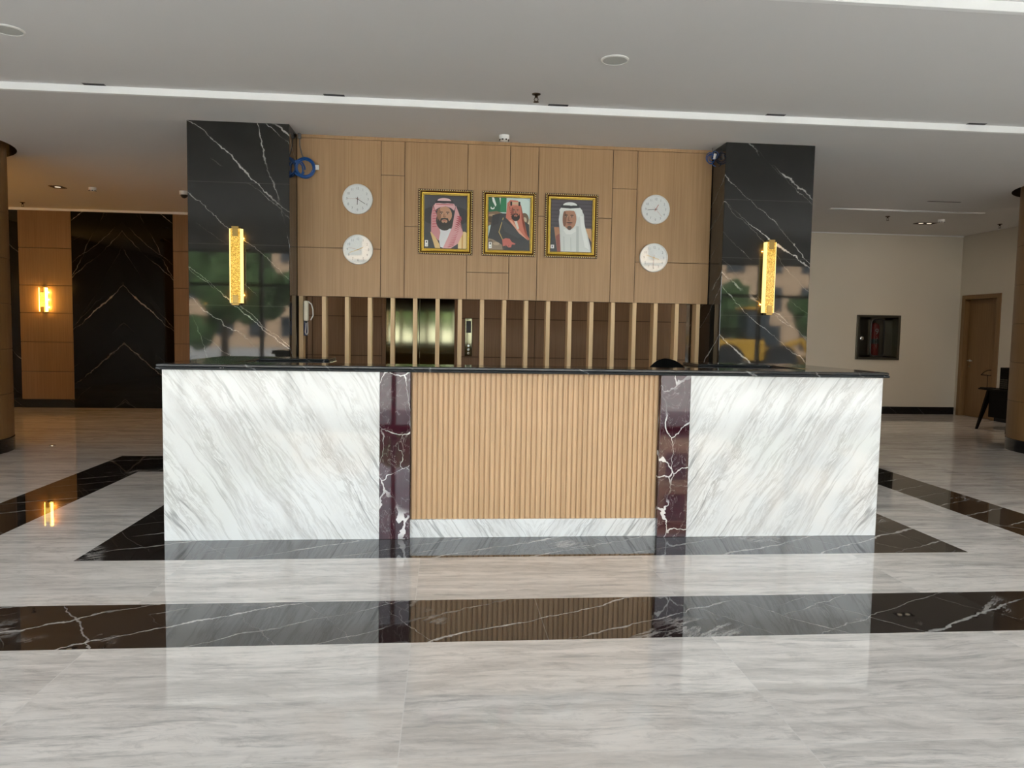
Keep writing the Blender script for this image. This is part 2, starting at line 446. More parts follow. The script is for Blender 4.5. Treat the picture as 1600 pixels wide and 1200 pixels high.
# upper oak panelling above the slats
XW0, XW1, ZB = -1.884, 2.236, 1.687
cuts = [XW0, -1.081, -.851, -.2365, .183, .4655, 1.215, 1.465, XW1]
joints = [2.160, 2.876, 2.388, 1.956, 2.30, 2.5265, 2.825, 2.10]
mb = MB()
rects = []
for i, zj in enumerate(joints):
    a, b = cuts[i], cuts[i + 1]
    if i == 4: rects.append((a, b, ZB, HC - .03))
    else: rects += [(a, b, ZB, zj), (a, b, zj, HC - .03)]
panels(mb, rects, YW, .02, .006)
mb.box(XW0, XW1, YW - .004, YW + .02, HC - .03, HC)
mb.mi = 1; mb.box(XW0, XW1, YW + .012, YW + .10, ZB, HC)
struct(mb.build('wall_upper', ['wall_wood', 'groove']))

# lift lobby wall
mb = MB()
LX0, LX1 = -3.4, 2.9
DX0, DX1, DZ = -1.235, -.315, 2.15
zs = [0, .52, 1.022, 1.545, 2.07, 2.6, HC]
for x0, x1 in ((LX0, -2.2), (-2.2, DX0 - .05), (DX1 + .06, .78), (.78, 1.8), (1.8, LX1)):
    panels(mb, [(x0, x1, a, b) for a, b in zip(zs, zs[1:])], YLOB, .02, .010)
panels(mb, [(DX0 - .05, DX1 + .06, DZ + .05, HC)], YLOB, .02, .010)
mb.mi = 1; mb.box(LX0, DX0 - .05, YLOB + .012, YLOB + .1, 0, HC); mb.box(DX1 + .06, LX1, YLOB + .012, YLOB + .1, 0, HC); mb.box(DX0 - .05, DX1 + .06, YLOB + .012, YLOB + .1, DZ + .05, HC)
mb.mi = 0; mb.box(LX0, LX0 + .03, YLOB, YB, 0, HC); mb.box(LX1 - .03, LX1, YLOB + .1, YB, 0, HC)
struct(mb.build('wall_lobby', ['lobby_wood', 'groove']))

# far back wall: left hall
mb = MB()
zl = [.137, .595, 1.078, 1.551, 1.998, 2.6, HC - .03]
for x0, x1 in ((-7.33, -6.505), (-4.915, LX0)):
    panels(mb, [(x0, x1, a, b) for a, b in zip(zl, zl[1:])], YB - .03, .03, .010)
mb.mi = 1; mb.box(-7.33, LX0, YB, YB + .1, 0, HC)
mb.mi = 2; mb.box(-6.505, -4.915, YB - .032, YB, 0, HC - .03)
mb.mi = 3; mb.box(XLW, -7.33, YB - .005, YB + .1, 0, HC)
struct(mb.build('wall_back', ['hall_wood', 'groove', 'book', 'skirt']))
mb = MB(); mb.box(-7.33, -6.505, YB - .04, YB, 0, .137); struct(mb.build('baseboard_back', 'skirt'))
mb = MB(); mb.box(XLW, LX0, YB - .05, YB - .01, HC - .035, HC - .001); struct(mb.build('trim_3', 'trimwhite'))
# far back wall: right hall
FX0, FX1, FZ0, FZ1 = 6.925, 7.742, .985, 1.785
mb = MB(); mb.box(4.9, FX0, YB - .02, YB + .1, 0, HC); mb.box(FX1, XRW, YB - .02, YB + .1, 0, HC); mb.box(FX0, FX1, YB - .02, YB + .1, 0, FZ0); mb.box(FX0, FX1, YB - .02, YB + .1, FZ1, HC); mb.box(FX0 - .1, FX1 + .1, YB + .2, YB + .3, FZ0 - .1, FZ1 + .1); mb.mi = 1; mb.box(LX1, 4.9, YB - .02, YB + .1, 0, HC)
struct(mb.build('wall_far', ['wall_paint', 'book']))
mb = MB(); mb.box(4.9, XRW - .01, YB - .035, YB - .015, 0, .135, .003); struct(mb.build('baseboard_far', 'skirt'))
mb = MB(); mb.box(4.9, XRW - .005, YB - .045, YB - .015, HC - .02, HC - .001); struct(mb.build('trim_4', 'trimwhite'))
# right wall with a door opening; its unseen front part is glazing added for daylight
GR1, GL1, ZH = -1.6, -1.6, 2.86
RD0, RD1, RDZ = 6.98, 7.93, 2.165
mb = MB()
mb.box(XRW, XRW + .15, GR1, RD0 + .02, 0, HC); mb.box(XRW, XRW + .15, YF, GR1, ZH, HC + .2); mb.box(XRW, XRW + .15, RD1 - .02, YB + .1, 0, HC); mb.box(XRW, XRW + .15, RD0 + .02, RD1 - .02, RDZ - .02, HC)
mb.box(XRW + .15, XRW + .30, RD0 - .1, RD1 + .2, -.02, RDZ + .1)  # unseen slab added behind the door to stop sunlight leaking in
struct(mb.build('wall_right', 'wall_paint'))
mb = MB(); mb.box(XRW - .015, XRW, GR1, RD0, 0, .135, .003); struct(mb.build('baseboard_right', 'skirt'))
mb = MB(); mb.box(XLW - .15, XLW, GL1, YB + .1, 0, HC + .12); mb.box(XLW - .15, XLW, YF, GL1, ZH, HC + .2); struct(mb.build('wall_left', 'hall_wood'))

# door in the right wall
d = bpy.data.objects.new('door_2', None); COL.objects.link(d); d.location = (XRW, (RD0 + RD1) / 2, 0); struct(d)
mb = MB()
mb.box(XRW - .02, XRW + .13, RD0, RD0 + .085, 0, RDZ, .004); mb.box(XRW - .02, XRW + .13, RD1 - .085, RD1, 0, RDZ, .004); mb.box(XRW - .02, XRW + .13, RD0 + .085, RD1 - .085, RDZ - .075, RDZ, .004)
mb.build('door_frame', 'door_wood', d)
mb = MB(); mb.box(XRW + .075, XRW + .115, RD0 + .088, RD1 - .088, .005, RDZ - .078, .003); dl = mb.build('door_leaf', 'door_wood', d)
mb = MB(); yh = RD1 - .17
mb.lathe([(.026, 0), (.026, .008), (.012, .012), (.012, .05)], (0, 0, 0), 'z', 16)
bmesh.ops.rotate(mb.b, verts=mb.b.verts[:], matrix=Matrix.Rotation(-PI / 2, 3, 'Y')); bmesh.ops.translate(mb.b, verts=mb.b.verts[:], vec=(XRW + .075, yh, 1.0))
mb.tube([(XRW + .028, yh, 1.0), (XRW + .025, yh - .06, 1.0), (XRW + .03, yh - .13, .998)], .010)
mb.cyl((XRW + .075, yh, .90), (XRW + .066, yh, .90), .016, seg=14)
mb.build('door_handle', 'chrome', dl)

# lift door
mb = MB(); mb.box(DX0 - .3, DX1 + .3, YLOB + .16, YLOB + .2, 0, DZ + .3); struct(mb.build('wall_leak_backing', 'recess'))  # unseen backing added to keep outdoor light from showing between the leaves
d = bpy.data.objects.new('door_1', None); COL.objects.link(d); d.location = ((DX0 + DX1) / 2, YLOB, 0); struct(d)
mb = MB()
mb.box(DX0 - .05, DX0, YLOB - .004, YLOB + .10, 0, DZ + .05, .003); mb.box(DX1, DX1 + .06, YLOB - .004, YLOB + .10, 0, DZ + .05, .003); mb.box(DX0, DX1, YLOB - .004, YLOB + .10, DZ, DZ + .05, .003)
mb.build('door_frame', 'lobby_wood', d)
xm = -.787
mb = MB(); mb.box(DX0, xm - .002, YLOB + .05, YLOB + .08, .004, DZ, .002); mb.build('sliding_leaf', 'steel', d)
mb = MB(); mb.box(xm + .002, DX1, YLOB + .05, YLOB + .08, .004, DZ, .002); mb.build('sliding_leaf', 'steel', d)
t = thing('elevator_call_panel', 'tall steel call panel with a dark display, right of the steel lift door', 'call panel', (-.125, YLOB, 1.29))
mb = MB(); mb.box(-.172, -.078, YLOB - .018, YLOB + .004, 1.035, 1.545, .004); mb.build('face_plate', 'steel', t)
mb = MB(); mb.box(-.158, -.092, YLOB - .021, YLOB - .017, 1.35, 1.51, .001); mb.build('display', 'blackp', t)['label'] = 'dark display'
for z in (1.175, 1.125, 1.075):
    mb = MB(); mb.lathe([(.017, 0), (.017, .004), (.014, .006)], (-.125, YLOB - .018, z), 'y', 20); mb.build('button', 'chrome', t)

# glazed front behind the viewer
d = bpy.data.objects.new('window_1', None); COL.objects.link(d); d.location = (0, YF, 0); struct(d)
ZH = 2.86
mb = MB()
xs_m = [XLW + .03 + i * 1.426 for i in range(13)]
for x in xs_m: mb.box(x - .03, x + .03, YF - .06, YF + .06, 0, ZH)
for z0, z1 in ((0, .06), (2.16, 2.22), (ZH - .05, ZH)): mb.box(XLW, XRW, YF - .05, YF + .05, z0, z1)
mb.build('frame', 'aluminium', d)
for a, b in zip(xs_m, xs_m[1:] ):
    mb = MB(); mb.box(a + .03, min(b, XRW) - .03, YF - .004, YF + .004, .06, 2.16); mb.box(a + .03, min(b, XRW) - .03, YF - .004, YF + .004, 2.22, ZH - .05); mb.build('pane', 'pane', d)
mb = MB(); mb.box(XLW, XRW, YF - .1, YF + .1, ZH, HC + .2); struct(mb.build('wall_front', 'ceiling'))
for nm, X, y1 in (('window_added_2', XRW + .05, GR1), ('window_added_3', XLW - .05, GL1)):  # unseen side glazing, added to bring more daylight into the room
    d = bpy.data.objects.new(nm, None); COL.objects.link(d); d.location = (X, YF, 0); struct(d)
    ys = [YF + .06 + (y1 - .03 - YF - .06) * i / round((y1 - YF) / 1.45) for i in range(round((y1 - YF) / 1.45) + 1)]
    mb = MB()
    for y in ys: mb.box(X - .05, X + .05, y - .03, y + .03, 0, ZH)
    for z0, z1 in ((0, .06), (2.16, 2.22), (ZH - .05, ZH)): mb.box(X - .04, X + .04, YF + .06, y1, z0, z1)
    mb.build('frame', 'aluminium', d)
    for a, b in zip(ys, ys[1:]):
        mb = MB(); mb.box(X - .004, X + .004, a + .03, b - .03, .06, 2.16); mb.box(X - .004, X + .004, a + .03, b - .03, 2.22, ZH - .05); mb.build('pane', 'pane', d)

# ------------------------------------------------------------------ pillars and columns
for x0, x1, mk, lab in ((-2.794, -1.885, 'pillar', 'square black marble pillar with white veins left of the oak panelling'), (2.2405, 3.1375, 'pillar2', 'square black marble pillar with white veins right of the oak panelling')):
    mb = MB(); mb.box(x0, x1, YP, YP + .92, 0, HC, .004, 1); tag(mb.build('marble_pillar', mk), lab, 'pillar')
for (cx, cy), lab in zip(COLS, ('round wood clad column at the left edge beside the hall with the glowing sconce', 'round wood clad column at the right edge beside the wooden door')):
    t = thing('round_column', lab, 'column', (cx, cy, 0))
    mb = MB(); seg = 64
    zc = [.147, .62, 1.10, 1.58, 2.06, 2.54, HC + .22]
    for a, b in zip(zc, zc[1:]):
        mb.lathe([(RC - .004, a + .002), (RC, a + .006), (RC, b - .006), (RC - .004, b - .002)], (cx, cy, 0), 'z', seg)
    mb.mi = 1; mb.cyl((cx, cy, .1), (cx, cy, HC + .2), RC - .008, seg=seg)
    mb.build('wood_cladding', ['column_wood', 'groove'], t)
    mb = MB(); mb.lathe([(RC - .02, 0), (RC + .004, 0), (RC + .004, .140), (RC - .004, .147)], (cx, cy, 0), 'z', seg); mb.build('stone_base', 'skirt', t)

# ------------------------------------------------------------------ reception desk
t = thing('reception_desk', 'long reception desk of white marble with a fluted oak centre and black stone top', 'desk', ((XL + XR) / 2, 0, 0))
CB = [XL, -.8605, -.6625, 1.0000, 1.2035, XR]
for i in (0, 4):
    mb = MB(); mb.box(CB[i], CB[i + 1], 0, .03, 0, ZD, .0015, 1); mb.build('marble_panel', 'white_marble', t)['label'] = 'white marble front panel with diagonal grey veins'
for i in (1, 3):
    mb = MB(); mb.box(CB[i], CB[i + 1], -.002, .06, 0, ZD, .002, 1); mb.build('stone_pilaster', 'burgundy', t)['label'] = 'burgundy marble strip with white veins'
mb = MB(); YR = .042
prof = [(CB[2], YR + .03)]
pitch = .0345; nfl = int((CB[3] - CB[2]) / pitch); x = CB[2] + ((CB[3] - CB[2]) - nfl * pitch) / 2
for i in range(nfl):
    a = x + i * pitch
    prof += [(a, YR + .012), (a + .0042, YR + .012), (a + .0052, YR + .004), (a + .009, YR), (a + .026, YR), (a + .0325, YR + .004), (a + .0335, YR + .012)]
prof += [(CB[3], YR + .012), (CB[3], YR + .03)]
mb.loft([[(a, b, .122) for a, b in prof], [(a, b, ZD) for a, b in prof]])
mb.build('fluted_panel', 'flute', t)['label'] = 'fluted light oak panel'
mb = MB(); mb.box(CB[2], CB[3], YR - .012, YR + .03, 0, .122, .001, 1); mb.build('plinth', 'white_marble', t)
AW, DB = .36, 1.42
for x0, x1 in ((XL, XL + .03), (XR - .03, XR)):
    mb = MB(); mb.box(x0, x1, .03, DB - .03, 0, ZD); mb.build('side_panel', 'white_marble', t)
mb = MB()
mb.box(XL + .03, XR - .03, .075, .10, 0, ZD); mb.box(XL + AW - .06, XL + AW - .03, .10, DB - .03, 0, ZD); mb.box(XR - AW + .03, XR - AW + .06, .10, DB - .03, 0, ZD)
RL, RR = -1.335, 1.60
for x0, x1 in ((XL + .03, RL - .03), (RR + .03, XR - .03)): mb.box(x0, x1, 1.05, 1.08, 0, ZD); mb.box(x0, x1, DB - .06, DB - .03, 0, ZD)
mb.box(XL + AW, XR - AW, .10, .62, .72, .75)
mb.build('inner_carcass', 'slat_wood', t)
O = .03
poly = [(XL - O, -O), (XR + O, -O), (XR + O, DB), (RR, DB), (RR, 1.02), (XR - AW, 1.02), (XR - AW, .36), (XL + AW, .36), (XL + AW, 1.02), (RL, 1.02), (RL, DB), (XL - O, DB)]
def inset(poly, d):
    out = []; n = len(poly)
    for i in range(n):
        p0, p1, p2 = Vector(poly[i - 1]), Vector(poly[i]), Vector(poly[(i + 1) % n])
        a = (p1 - p0).normalized(); b = (p2 - p1).normalized()
        na, nb = Vector((-a.y, a.x)), Vector((-b.y, b.x))
        out.append(p1 + (na + nb) * d)
    return out
layers = [(0, .012), (.0, .006), (.003, .002), (.007, 0), (.012, .001), (.0165, .006), (.0185, .010), (.0205, .006), (.0235, .0045), (.031, .0045), (.0345, .007), (.037, .012)]
mb = MB(); mb.loft([[(p.x, p.y, ZD + z) for p in inset(poly, d)] for z, d in layers])
ct = mb.build('countertop', 'top', t, sharp=.9); ct['label'] = 'black marble worktop with a moulded edge'
mb = MB()
for x0, x1, z0, z1 in ((-1.878, -1.868, 1.107, 1.114), (-1.869, -1.860, 1.105, 1.111), (-1.857, -1.853, 1.106, 1.115), (-1.853, -1.845, 1.112, 1.115), (-1.836, -1.832, 1.103, 1.116)): mb.box(x0, x1, -.0272, -.0250, z0, z1, .0006, 1)
mb.build('chalk_mark', 'textwhite', ct)['label'] = 'small white chalk mark on the worktop edge'

# ------------------------------------------------------------------ slat screen behind the desk
t = thing('slat_screen', 'row of upright oak slats standing on a low wall under the oak panelling', 'screen', (.17, 2.7, 0))
pit = (2.1225 + 1.872) / 18.0
for i in range(19):
    x = -1.872 + i * pit
    if i == 0: x += .0
    mb = MB(); mb.box(x, x + .041, YW + .012, YW + .142, 1.0, ZB + .02, .0015, 1); mb.build('slat', 'slat_wood', t)
mb = MB(); mb.box(XW0 + .002, XW1 - .002, YW + .02, YW + .14, 0, .985); mb.build('low_wall', 'slat_wood', t)
mb = MB(); mb.box(XW0 + .002, XW1 - .002, YW + .0, YW + .26, .985, 1.0, .003); mb.build('ledge', 'trimwhite', t)['label'] = 'pale ledge under the slats'

# ------------------------------------------------------------------ office chair behind the desk
t = thing('office_chair', 'black office chair whose rounded back just shows over the worktop', 'chair', (1.30, .74, 0))
mb = MB(); loops = []
for k in range(25):
    u = 1 - (1 - k / 24) ** 1.6; z = .58 + (1.182 - .58) * u
    hw = .235 * math.sqrt(max(0, 1 - max(0, (u - .3) / .7) ** 2.6)) * (.88 + .12 * min(1, u / .3)); hw = max(hw, .012)
    loops.append([(1.30 + hw * math.cos(a), .86 + .035 * math.sin(a) - .06 * math.cos(a) ** 2 * (hw / .235) + .05 * u, z) for a in [2 * PI * i / 24 for i in range(24)]])
mb.loft(loops); [setattr(f, 'smooth', True) for f in mb.b.faces]; mb.build('backrest', 'blackfab', t)
mb = MB(); mb.box(1.06, 1.54, .50, .95, .45, .53, .03, 3); mb.build('seat', 'blackp', t)
mb = MB(); mb.cyl((1.30, .74, .08), (1.30, .74, .45), .03); mb.tube([(1.30, .9, .47), (1.30, .97, .52), (1.30, .93, .75)], .018); mb.build('stem', 'blackm', t)
mb = MB()
for k in range(5):
    a = 2 * PI * k / 5 + .3; mb.tube([(1.30, .74, .10), (1.30 + .28 * math.cos(a), .74 + .28 * math.sin(a), .07)], .018); mb.cyl((1.30 + .28 * math.cos(a) - .02, .74 + .28 * math.sin(a), .03), (1.30 + .28 * math.cos(a) + .02, .74 + .28 * math.sin(a), .03), .03, seg=14)
mb.build('star_base', 'blackm', t)

# ------------------------------------------------------------------ clocks
def make_clock():
    t = thing('wall_clock', '', 'clock', (0, 0, 0), 'round white wall clocks on the oak panelling')
    R = .145
    mb = MB(); mb.lathe([(R - .004, 0), (R, .004), (R, .026), (R - .003, .032), (R - .010, .033), (R - .012, .022)], (0, 0, 0), 'y', 64); mb.build('rim', 'whitep', t)
    mb = MB(); mb.lathe([(R - .0115, .0225), (R - .0115, .0245)], (0, 0, 0), 'y', 64); dial = mb.build('dial', 'dial', t)
    mb = MB()
    for h in range(1, 13):
        a = PI / 2 - h * PI / 6; rr = R * .70
        text_into(mb, str(h), .034, (rr * math.cos(a), -.0255, rr * math.sin(a)), extr=.0003, sx=.85)
    for k in range(60):
        a = k * PI / 30; r0, r1 = R * .86, R * .885
        p = Vector((math.cos(a), 0, math.sin(a))); mb.cyl(p * r0 + Vector((0, -.0252, 0)), p * r1 + Vector((0, -.0252, 0)), .0007, seg=4)
    mb.build('numerals', 'dialgrey', dial)
    def hand(name, L, w, m, y, tail=.02):
        mb = MB(); mb.box(-w / 2, w / 2, y - .001, y, -tail, L, .0); mb.lathe([(w * 1.1 + .001, -y), (w * 1.1 + .001, -y + .0012)], (0, 0, 0), 'y', 16); return mb.build(name, m, t)
    hand('hour_hand', .055, .0055, 'handblack', -.0265); hand('minute_hand', .085, .0042, 'handblack', -.028); hand('second_hand', .095, .0016, 'handred', -.0295, .03)
    mb = MB(); mb.lathe([(R - .0105, .0310), (R - .0105, .0322)], (0, 0, 0), 'y', 64); mb.build('glass_cover', 'clockglass', t)
    return t
proto = make_clock()
spec = [((-1.304, 2.634), 'white wall clock upper left, its black hand pointing to four', (6.1, 4.05, 9.0), 0.4, None),
        ((-1.298, 2.148), 'white wall clock lower left, under the clock with the black hand', (2.2, 8.3, 9.4), 2.0, 'handgold'),
        ((1.656, 2.627), 'white wall clock upper right, its black hand pointing to nine', (1.0, 8.83, 4.6), .4, None),
        ((1.650, 2.145), 'white wall clock lower right, its face washed out by glare', (3.6, 9.6, 6.1), 2.3, 'handgold')]
for i, ((x, z), lab, hands, tilt, hm) in enumerate(spec):
    c = proto if i == 0 else copy_tree(proto)
    c.location = (x, YW - .0005 - math.radians(tilt) * .15, z); c.rotation_euler = (math.radians(tilt), 0, 0); c['label'] = lab
    for k in kids(c):
        for nm, h in zip(('hour', 'minute', 'second'), hands):
            if k.name.startswith(nm):
                k.rotation_euler = (0, h * PI / 6, 0)
                if hm and nm != 'second':
                    k.data = k.data.copy(); k.data.materials[0] = M[hm]
                if i == 2 and nm == 'hour': k.data = k.data.copy(); k.data.materials[0] = M['handred']

# ------------------------------------------------------------------ framed portraits
def srgb(h):
    f = lambda v: v / 12.92 if v <= .04045 else ((v + .055) / 1.055) ** 2.4
    return tuple(f(int(h[i:i + 2], 16) / 255) for i in (0, 2, 4))
def ell(cx, cy, rx, ry, a0=0, a1=360, n=28, rot=0):
    o = []
    for k in range(n + (0 if a1 - a0 >= 360 else 1)):
        a = math.radians(a0 + (a1 - a0) * k / n); u, v = rx * math.cos(a), ry * math.sin(a)
        c, s_ = math.cos(rot), math.sin(rot); o.append((cx + u * c - v * s_, cy + u * s_ + v * c))
    return o
def face(sk, dk, cx, cy, rx, ry, beard, chin, look=0):
    L = [(sk, ell(cx, cy, rx, ry)), (dk, ell(cx - rx * .75, cy, rx * .28, ry * .75))]
    if beard: L += [(beard, [(cx - rx * 1.0, cy + ry * .0), (cx - rx * .88, cy - ry * .35), (cx - rx * .62, cy - ry * .62), (cx - rx * .46, cy - ry * .30), (cx, cy - ry * .26), (cx + rx * .46, cy - ry * .30), (cx + rx * .62, cy - ry * .62), (cx + rx * .88, cy - ry * .35), (cx + rx * 1.0, cy + ry * .0), (cx + rx * .86, cy - ry * .80), (cx + rx * .5, cy - ry * 1.10), (cx, cy - ry * 1.22), (cx - rx * .5, cy - ry * 1.10), (cx - rx * .86, cy - ry * .80)]),
                     (sk, ell(cx, cy - ry * .62, rx * .40, ry * .20)), ('9a5a4e', ell(cx, cy - ry * .56, rx * .28, ry * .06)), (beard, ell(cx, cy - ry * .80, rx * .12, ry * .08))]
    else: L += [(chin, ell(cx, cy - ry * .86, rx * .34, ry * .2)), ('4a3128', ell(cx, cy - ry * .36, rx * .46, ry * .07)), ('8c5246', ell(cx, cy - ry * .5, rx * .3, ry * .05))]
    for s_ in (-1, 1):
        L += [('2a1c16', ell(cx + s_ * rx * .42 + look, cy + ry * .36, rx * .26, ry * .05)), ('b39a85', ell(cx + s_ * rx * .42 + look, cy + ry * .20, rx * .2, ry * .05)), ('20140f', ell(cx + s_ * rx * .42 + look, cy + ry * .20, rx * .09, ry * .06))]
    L += [(dk, [(cx - rx * .10 + look, cy + ry * .22), (cx + rx * .10 + look, cy + ry * .22), (cx + rx * .20 + look, cy - ry * .16), (cx + look, cy - ry * .22), (cx - rx * .20 + look, cy - ry * .16)]),
          (sk, [(cx - rx * .02 + look, cy + ry * .22), (cx + rx * .09 + look, cy + ry * .22), (cx + rx * .14 + look, cy - ry * .12), (cx + look, cy - ry * .12)])]
    return L
def art(kind):
    if kind == 0:      # red and white checked headscarf, black cloak with gold edge
        L = [('3a3a40', [(0, 0), (1, 0), (1, 1), (0, 1)]), ('26262b', ell(.5, .62, .6, .2)),
             ('34383c', [(0, 0), (.30, 0), (.30, .30), (.14, .31), (0, .28)]),
             ('d9b982', [(.14, .31), (.20, .31), (.36, .08), (.38, 0), (.26, 0)]), ('e3c891', [(.80, .33), (.97, .33), (1, .30), (1, 0), (.80, 0)]), ('c8964f', [(.885, .33), (.915, .33), (.915, 0), (.885, 0)]),
             ('d8d8dc', [(.30, .38), (.66, .38), (.62, .05), (.48, 0), (.38, .03)]),
             ('c98a8e', [(.20, .80), (.16, .62), (.20, .36), (.16, .31), (.34, .14), (.38, .30), (.30, .42), (.30, .62)]),
             ('d49c9f', [(.74, .82), (.82, .66), (.84, .45), (.92, .30), (.80, .10), (.62, 0), (.44, 0), (.56, .22), (.66, .42), (.70, .6)])]
        for k in range(17): L.append(('b04a55', [(.545 + .018 * k - .001 * k * k * .3, .03 + .037 * k), (.575 + .018 * k, .025 + .037 * k), (.70 + .012 * k, .055 + .03 * k), (.69 + .012 * k, .068 + .03 * k)]))
        for k in range(9): L.append(('b4545e', [(.185 + .003 * k, .40 + .05 * k), (.29, .41 + .05 * k), (.29, .422 + .05 * k), (.185 + .003 * k, .415 + .05 * k)]))
        L += [('2a2622', ell(.475, .53, .20, .19))]
        L += face('b98a6c', '8a5f45', .475, .625, .175, .175, '241c18', None, .0)
        L += [('d9a9ac', [(.22, .80), (.26, .86), (.46, .85), (.68, .87), (.73, .80), (.70, .72), (.62, .77), (.5, .80), (.34, .77), (.25, .72)]), ('a8434e', [(.27, .825), (.68, .825), (.68, .838), (.27, .838)]),
              ('2b2225', [(.25, .85), (.26, .905), (.48, .895), (.66, .915), (.70, .85), (.46, .862)]), ('dcb6b8', ell(.465, .90, .16, .055, 0, 180))]
    elif kind == 1:    # seated man, red scarf, dark cloak, green flag behind
        L = [('b7cdc9', [(0, 0), (1, 0), (1, 1), (0, 1)]), ('c9dcd6', ell(.8, .7, .3, .3)), ('d8c9a6', [(.85, .3), (1, .3), (1, .6), (.9, .62)]),
             ('17613f', [(0, .72), (.43, .72), (.43, 1), (0, 1)]), ('1f7a50', [(.28, .74), (.43, .72), (.43, 1), (.30, 1)]),
             ('dfe6df', [(.08, 1), (.13, 1), (.19, .86), (.17, .82), (.10, .92)]), ('dfe6df', ell(.10, .80, .05, .03)), ('17613f', ell(.10, .815, .03, .02)), ('dfe6df', [(.26, 1), (.29, 1), (.285, .86)]),
             ('7a6046', [(0, .45), (0, .72), (.20, .74), (.34, .70), (.24, .55)]), ('a38a6b', ell(.10, .66, .10, .025)), ('4a3a2c', ell(.06, .58, .08, .06)),
             ('6b5842', ell(.86, .60, .11, .12)), ('b9a98d', ell(.87, .58, .05, .06)),
             ('2d2e31', [(0, .22), (.06, .45), (.10, .66), (.30, .70), (.44, .70), (.72, .64), (.98, .50), (1, 0), (0, 0)]), ('1f2023', [(.10, .66), (.28, .70), (.24, .5), (.10, .45)]),
             ('b59a5c', [(.35, .62), (.37, .62), (.27, .34), (.25, .34)]), ('b59a5c', [(.25, .34), (.27, .35), (.36, .2), (.34, .2)]),
             ('3a3b3f', [(.3, .6), (.6, .44), (.9, .28), (.7, .24), (.4, .36)]),
             ('c9745f', [(.45, .90), (.52, .96), (.70, .95), (.78, .86), (.79, .66), (.82, .46), (1, .22), (.97, .20), (.72, .36), (.52, .54), (.42, .62)]),
             ('e0a58c', [(.50, .58), (.56, .57), (.84, .30), (.97, .19), (.74, .33)]), ('d9d2c6', [(.62, .56), (.68, .58), (.74, .42), (.70, .40)])]
        for k in range(8): L.append(('8f3f33', [(.47 + .01 * k, .86 - .035 * k), (.50 + .01 * k, .87 - .035 * k), (.515 + .01 * k, .86 - .035 * k), (.49 + .01 * k, .845 - .035 * k)]))
        L += [('2a1d18', ell(.655, .64, .10, .08))] + face('b87058', '8c4a3a', .655, .735, .105, .115, '2a1a16', None)
        L += [('d59a84', [(.49, .84), (.56, .93), (.72, .93), (.77, .84), (.70, .86), (.56, .86)]), ('2d2622', [(.52, .85), (.52, .93), (.565, .93), (.565, .85)]), ('2d2622', [(.715, .85), (.715, .93), (.76, .93), (.76, .85)]), ('c7b08a', [(.565, .885), (.715, .885), (.715, .915), (.565, .915)]),
              ('c0655a', [(.34, .20), (.42, .23), (.52, .22), (.58, .15), (.56, .06), (.50, .05), (.44, .09), (.36, .07)]), ('c0655a', [(.56, .16), (.66, .13), (.65, .11), (.56, .11)]), ('8f4038', [(.42, .1), (.44, .1), (.43, .04)]), ('8f4038', [(.49, .1), (.51, .1), (.50, .04)]),
              ('8d7a66', [(0, .22), (.12, .20), (.34, .10), (.36, 0), (0, 0)]), ('b49d83', ell(.2, .12, .08, .03)), ('59493c', ell(.06, .15, .05, .03)), ('4a3f39', [(.36, .05), (.40, .06), (.40, 0), (.36, 0)])]
    else:              # white headscarf, dark cloak with copper edge
        L = [('4a444c', [(0, 0), (1, 0), (1, 1), (0, 1)])]
        for k in range(7): L.append(('3b363e', [(0, .50 + .07 * k), (1, .49 + .07 * k), (1, .515 + .07 * k), (0, .52 + .07 * k)]))
        L += [('3a3d42', [(0, 0), (.3, 0), (.22, .46), (.08, .47), (0, .44)]), ('b07a5c', [(.08, .47), (.20, .47), (.28, .1), (.25, 0), (.17, 0)]), ('8f4f45', [(.13, .3), (.22, .35), (.28, .1), (.25, 0), (.17, 0)]),
              ('c39a72', [(.84, .46), (.98, .46), (1, .4), (1, .2), (.92, .3)]),
              ('d3d8d6', [(.22, .82), (.19, .62), (.22, .4), (.26, .2), (.25, 0), (.99, 0), (.98, .1), (.90, .34), (.82, .52), (.80, .72), (.72, .84), (.5, .9)]),
              ('b9c0be', [(.62, .5), (.68, .5), (.70, 0), (.63, 0)]), ('e4e8e6', [(.70, .7), (.78, .7), (.88, .3), (.95, .05), (.84, .1), (.74, .45)]), ('c3cac8', [(.3, .3), (.34, .3), (.36, .02), (.31, .02)]), ('c3cac8', [(.48, .28), (.5, .28), (.52, .02), (.49, .02)])]
        L += face('a9785f', '80543f', .455, .635, .165, .20, None, '5a463d', -.015)
        L += [('e2e6e3', [(.30, .42), (.36, .44), (.46, .40), (.60, .46), (.62, .40), (.50, .34), (.38, .34)]),
              ('dfe4e1', [(.20, .80), (.24, .845), (.5, .83), (.70, .855), (.76, .80), (.74, .72), (.66, .66), (.62, .74), (.60, .79), (.45, .795), (.28, .785), (.24, .70)]),
              ('2b2d31', [(.24, .845), (.24, .90), (.46, .885), (.68, .91), (.68, .85), (.46, .835)]), ('dfe4e2', ell(.46, .895, .17, .06, 0, 180))]
    L += [('e8e8e4', [(.02, .03), (.09, .03), (.09, .15), (.02, .15)]), ('2c2c30', [(.04, .10), (.07, .10), (.07, .135), (.04, .135)]), ('6a6a70', [(.035, .05), (.075, .05), (.075, .06), (.035, .06)])] if kind != 2 else [('e6e6e6', [(.01, .06), (.09, .06), (.09, .13), (.01, .13)]), ('3a3a66', [(.035, .08), (.06, .08), (.06, .115), (.035, .115)])]
    return L
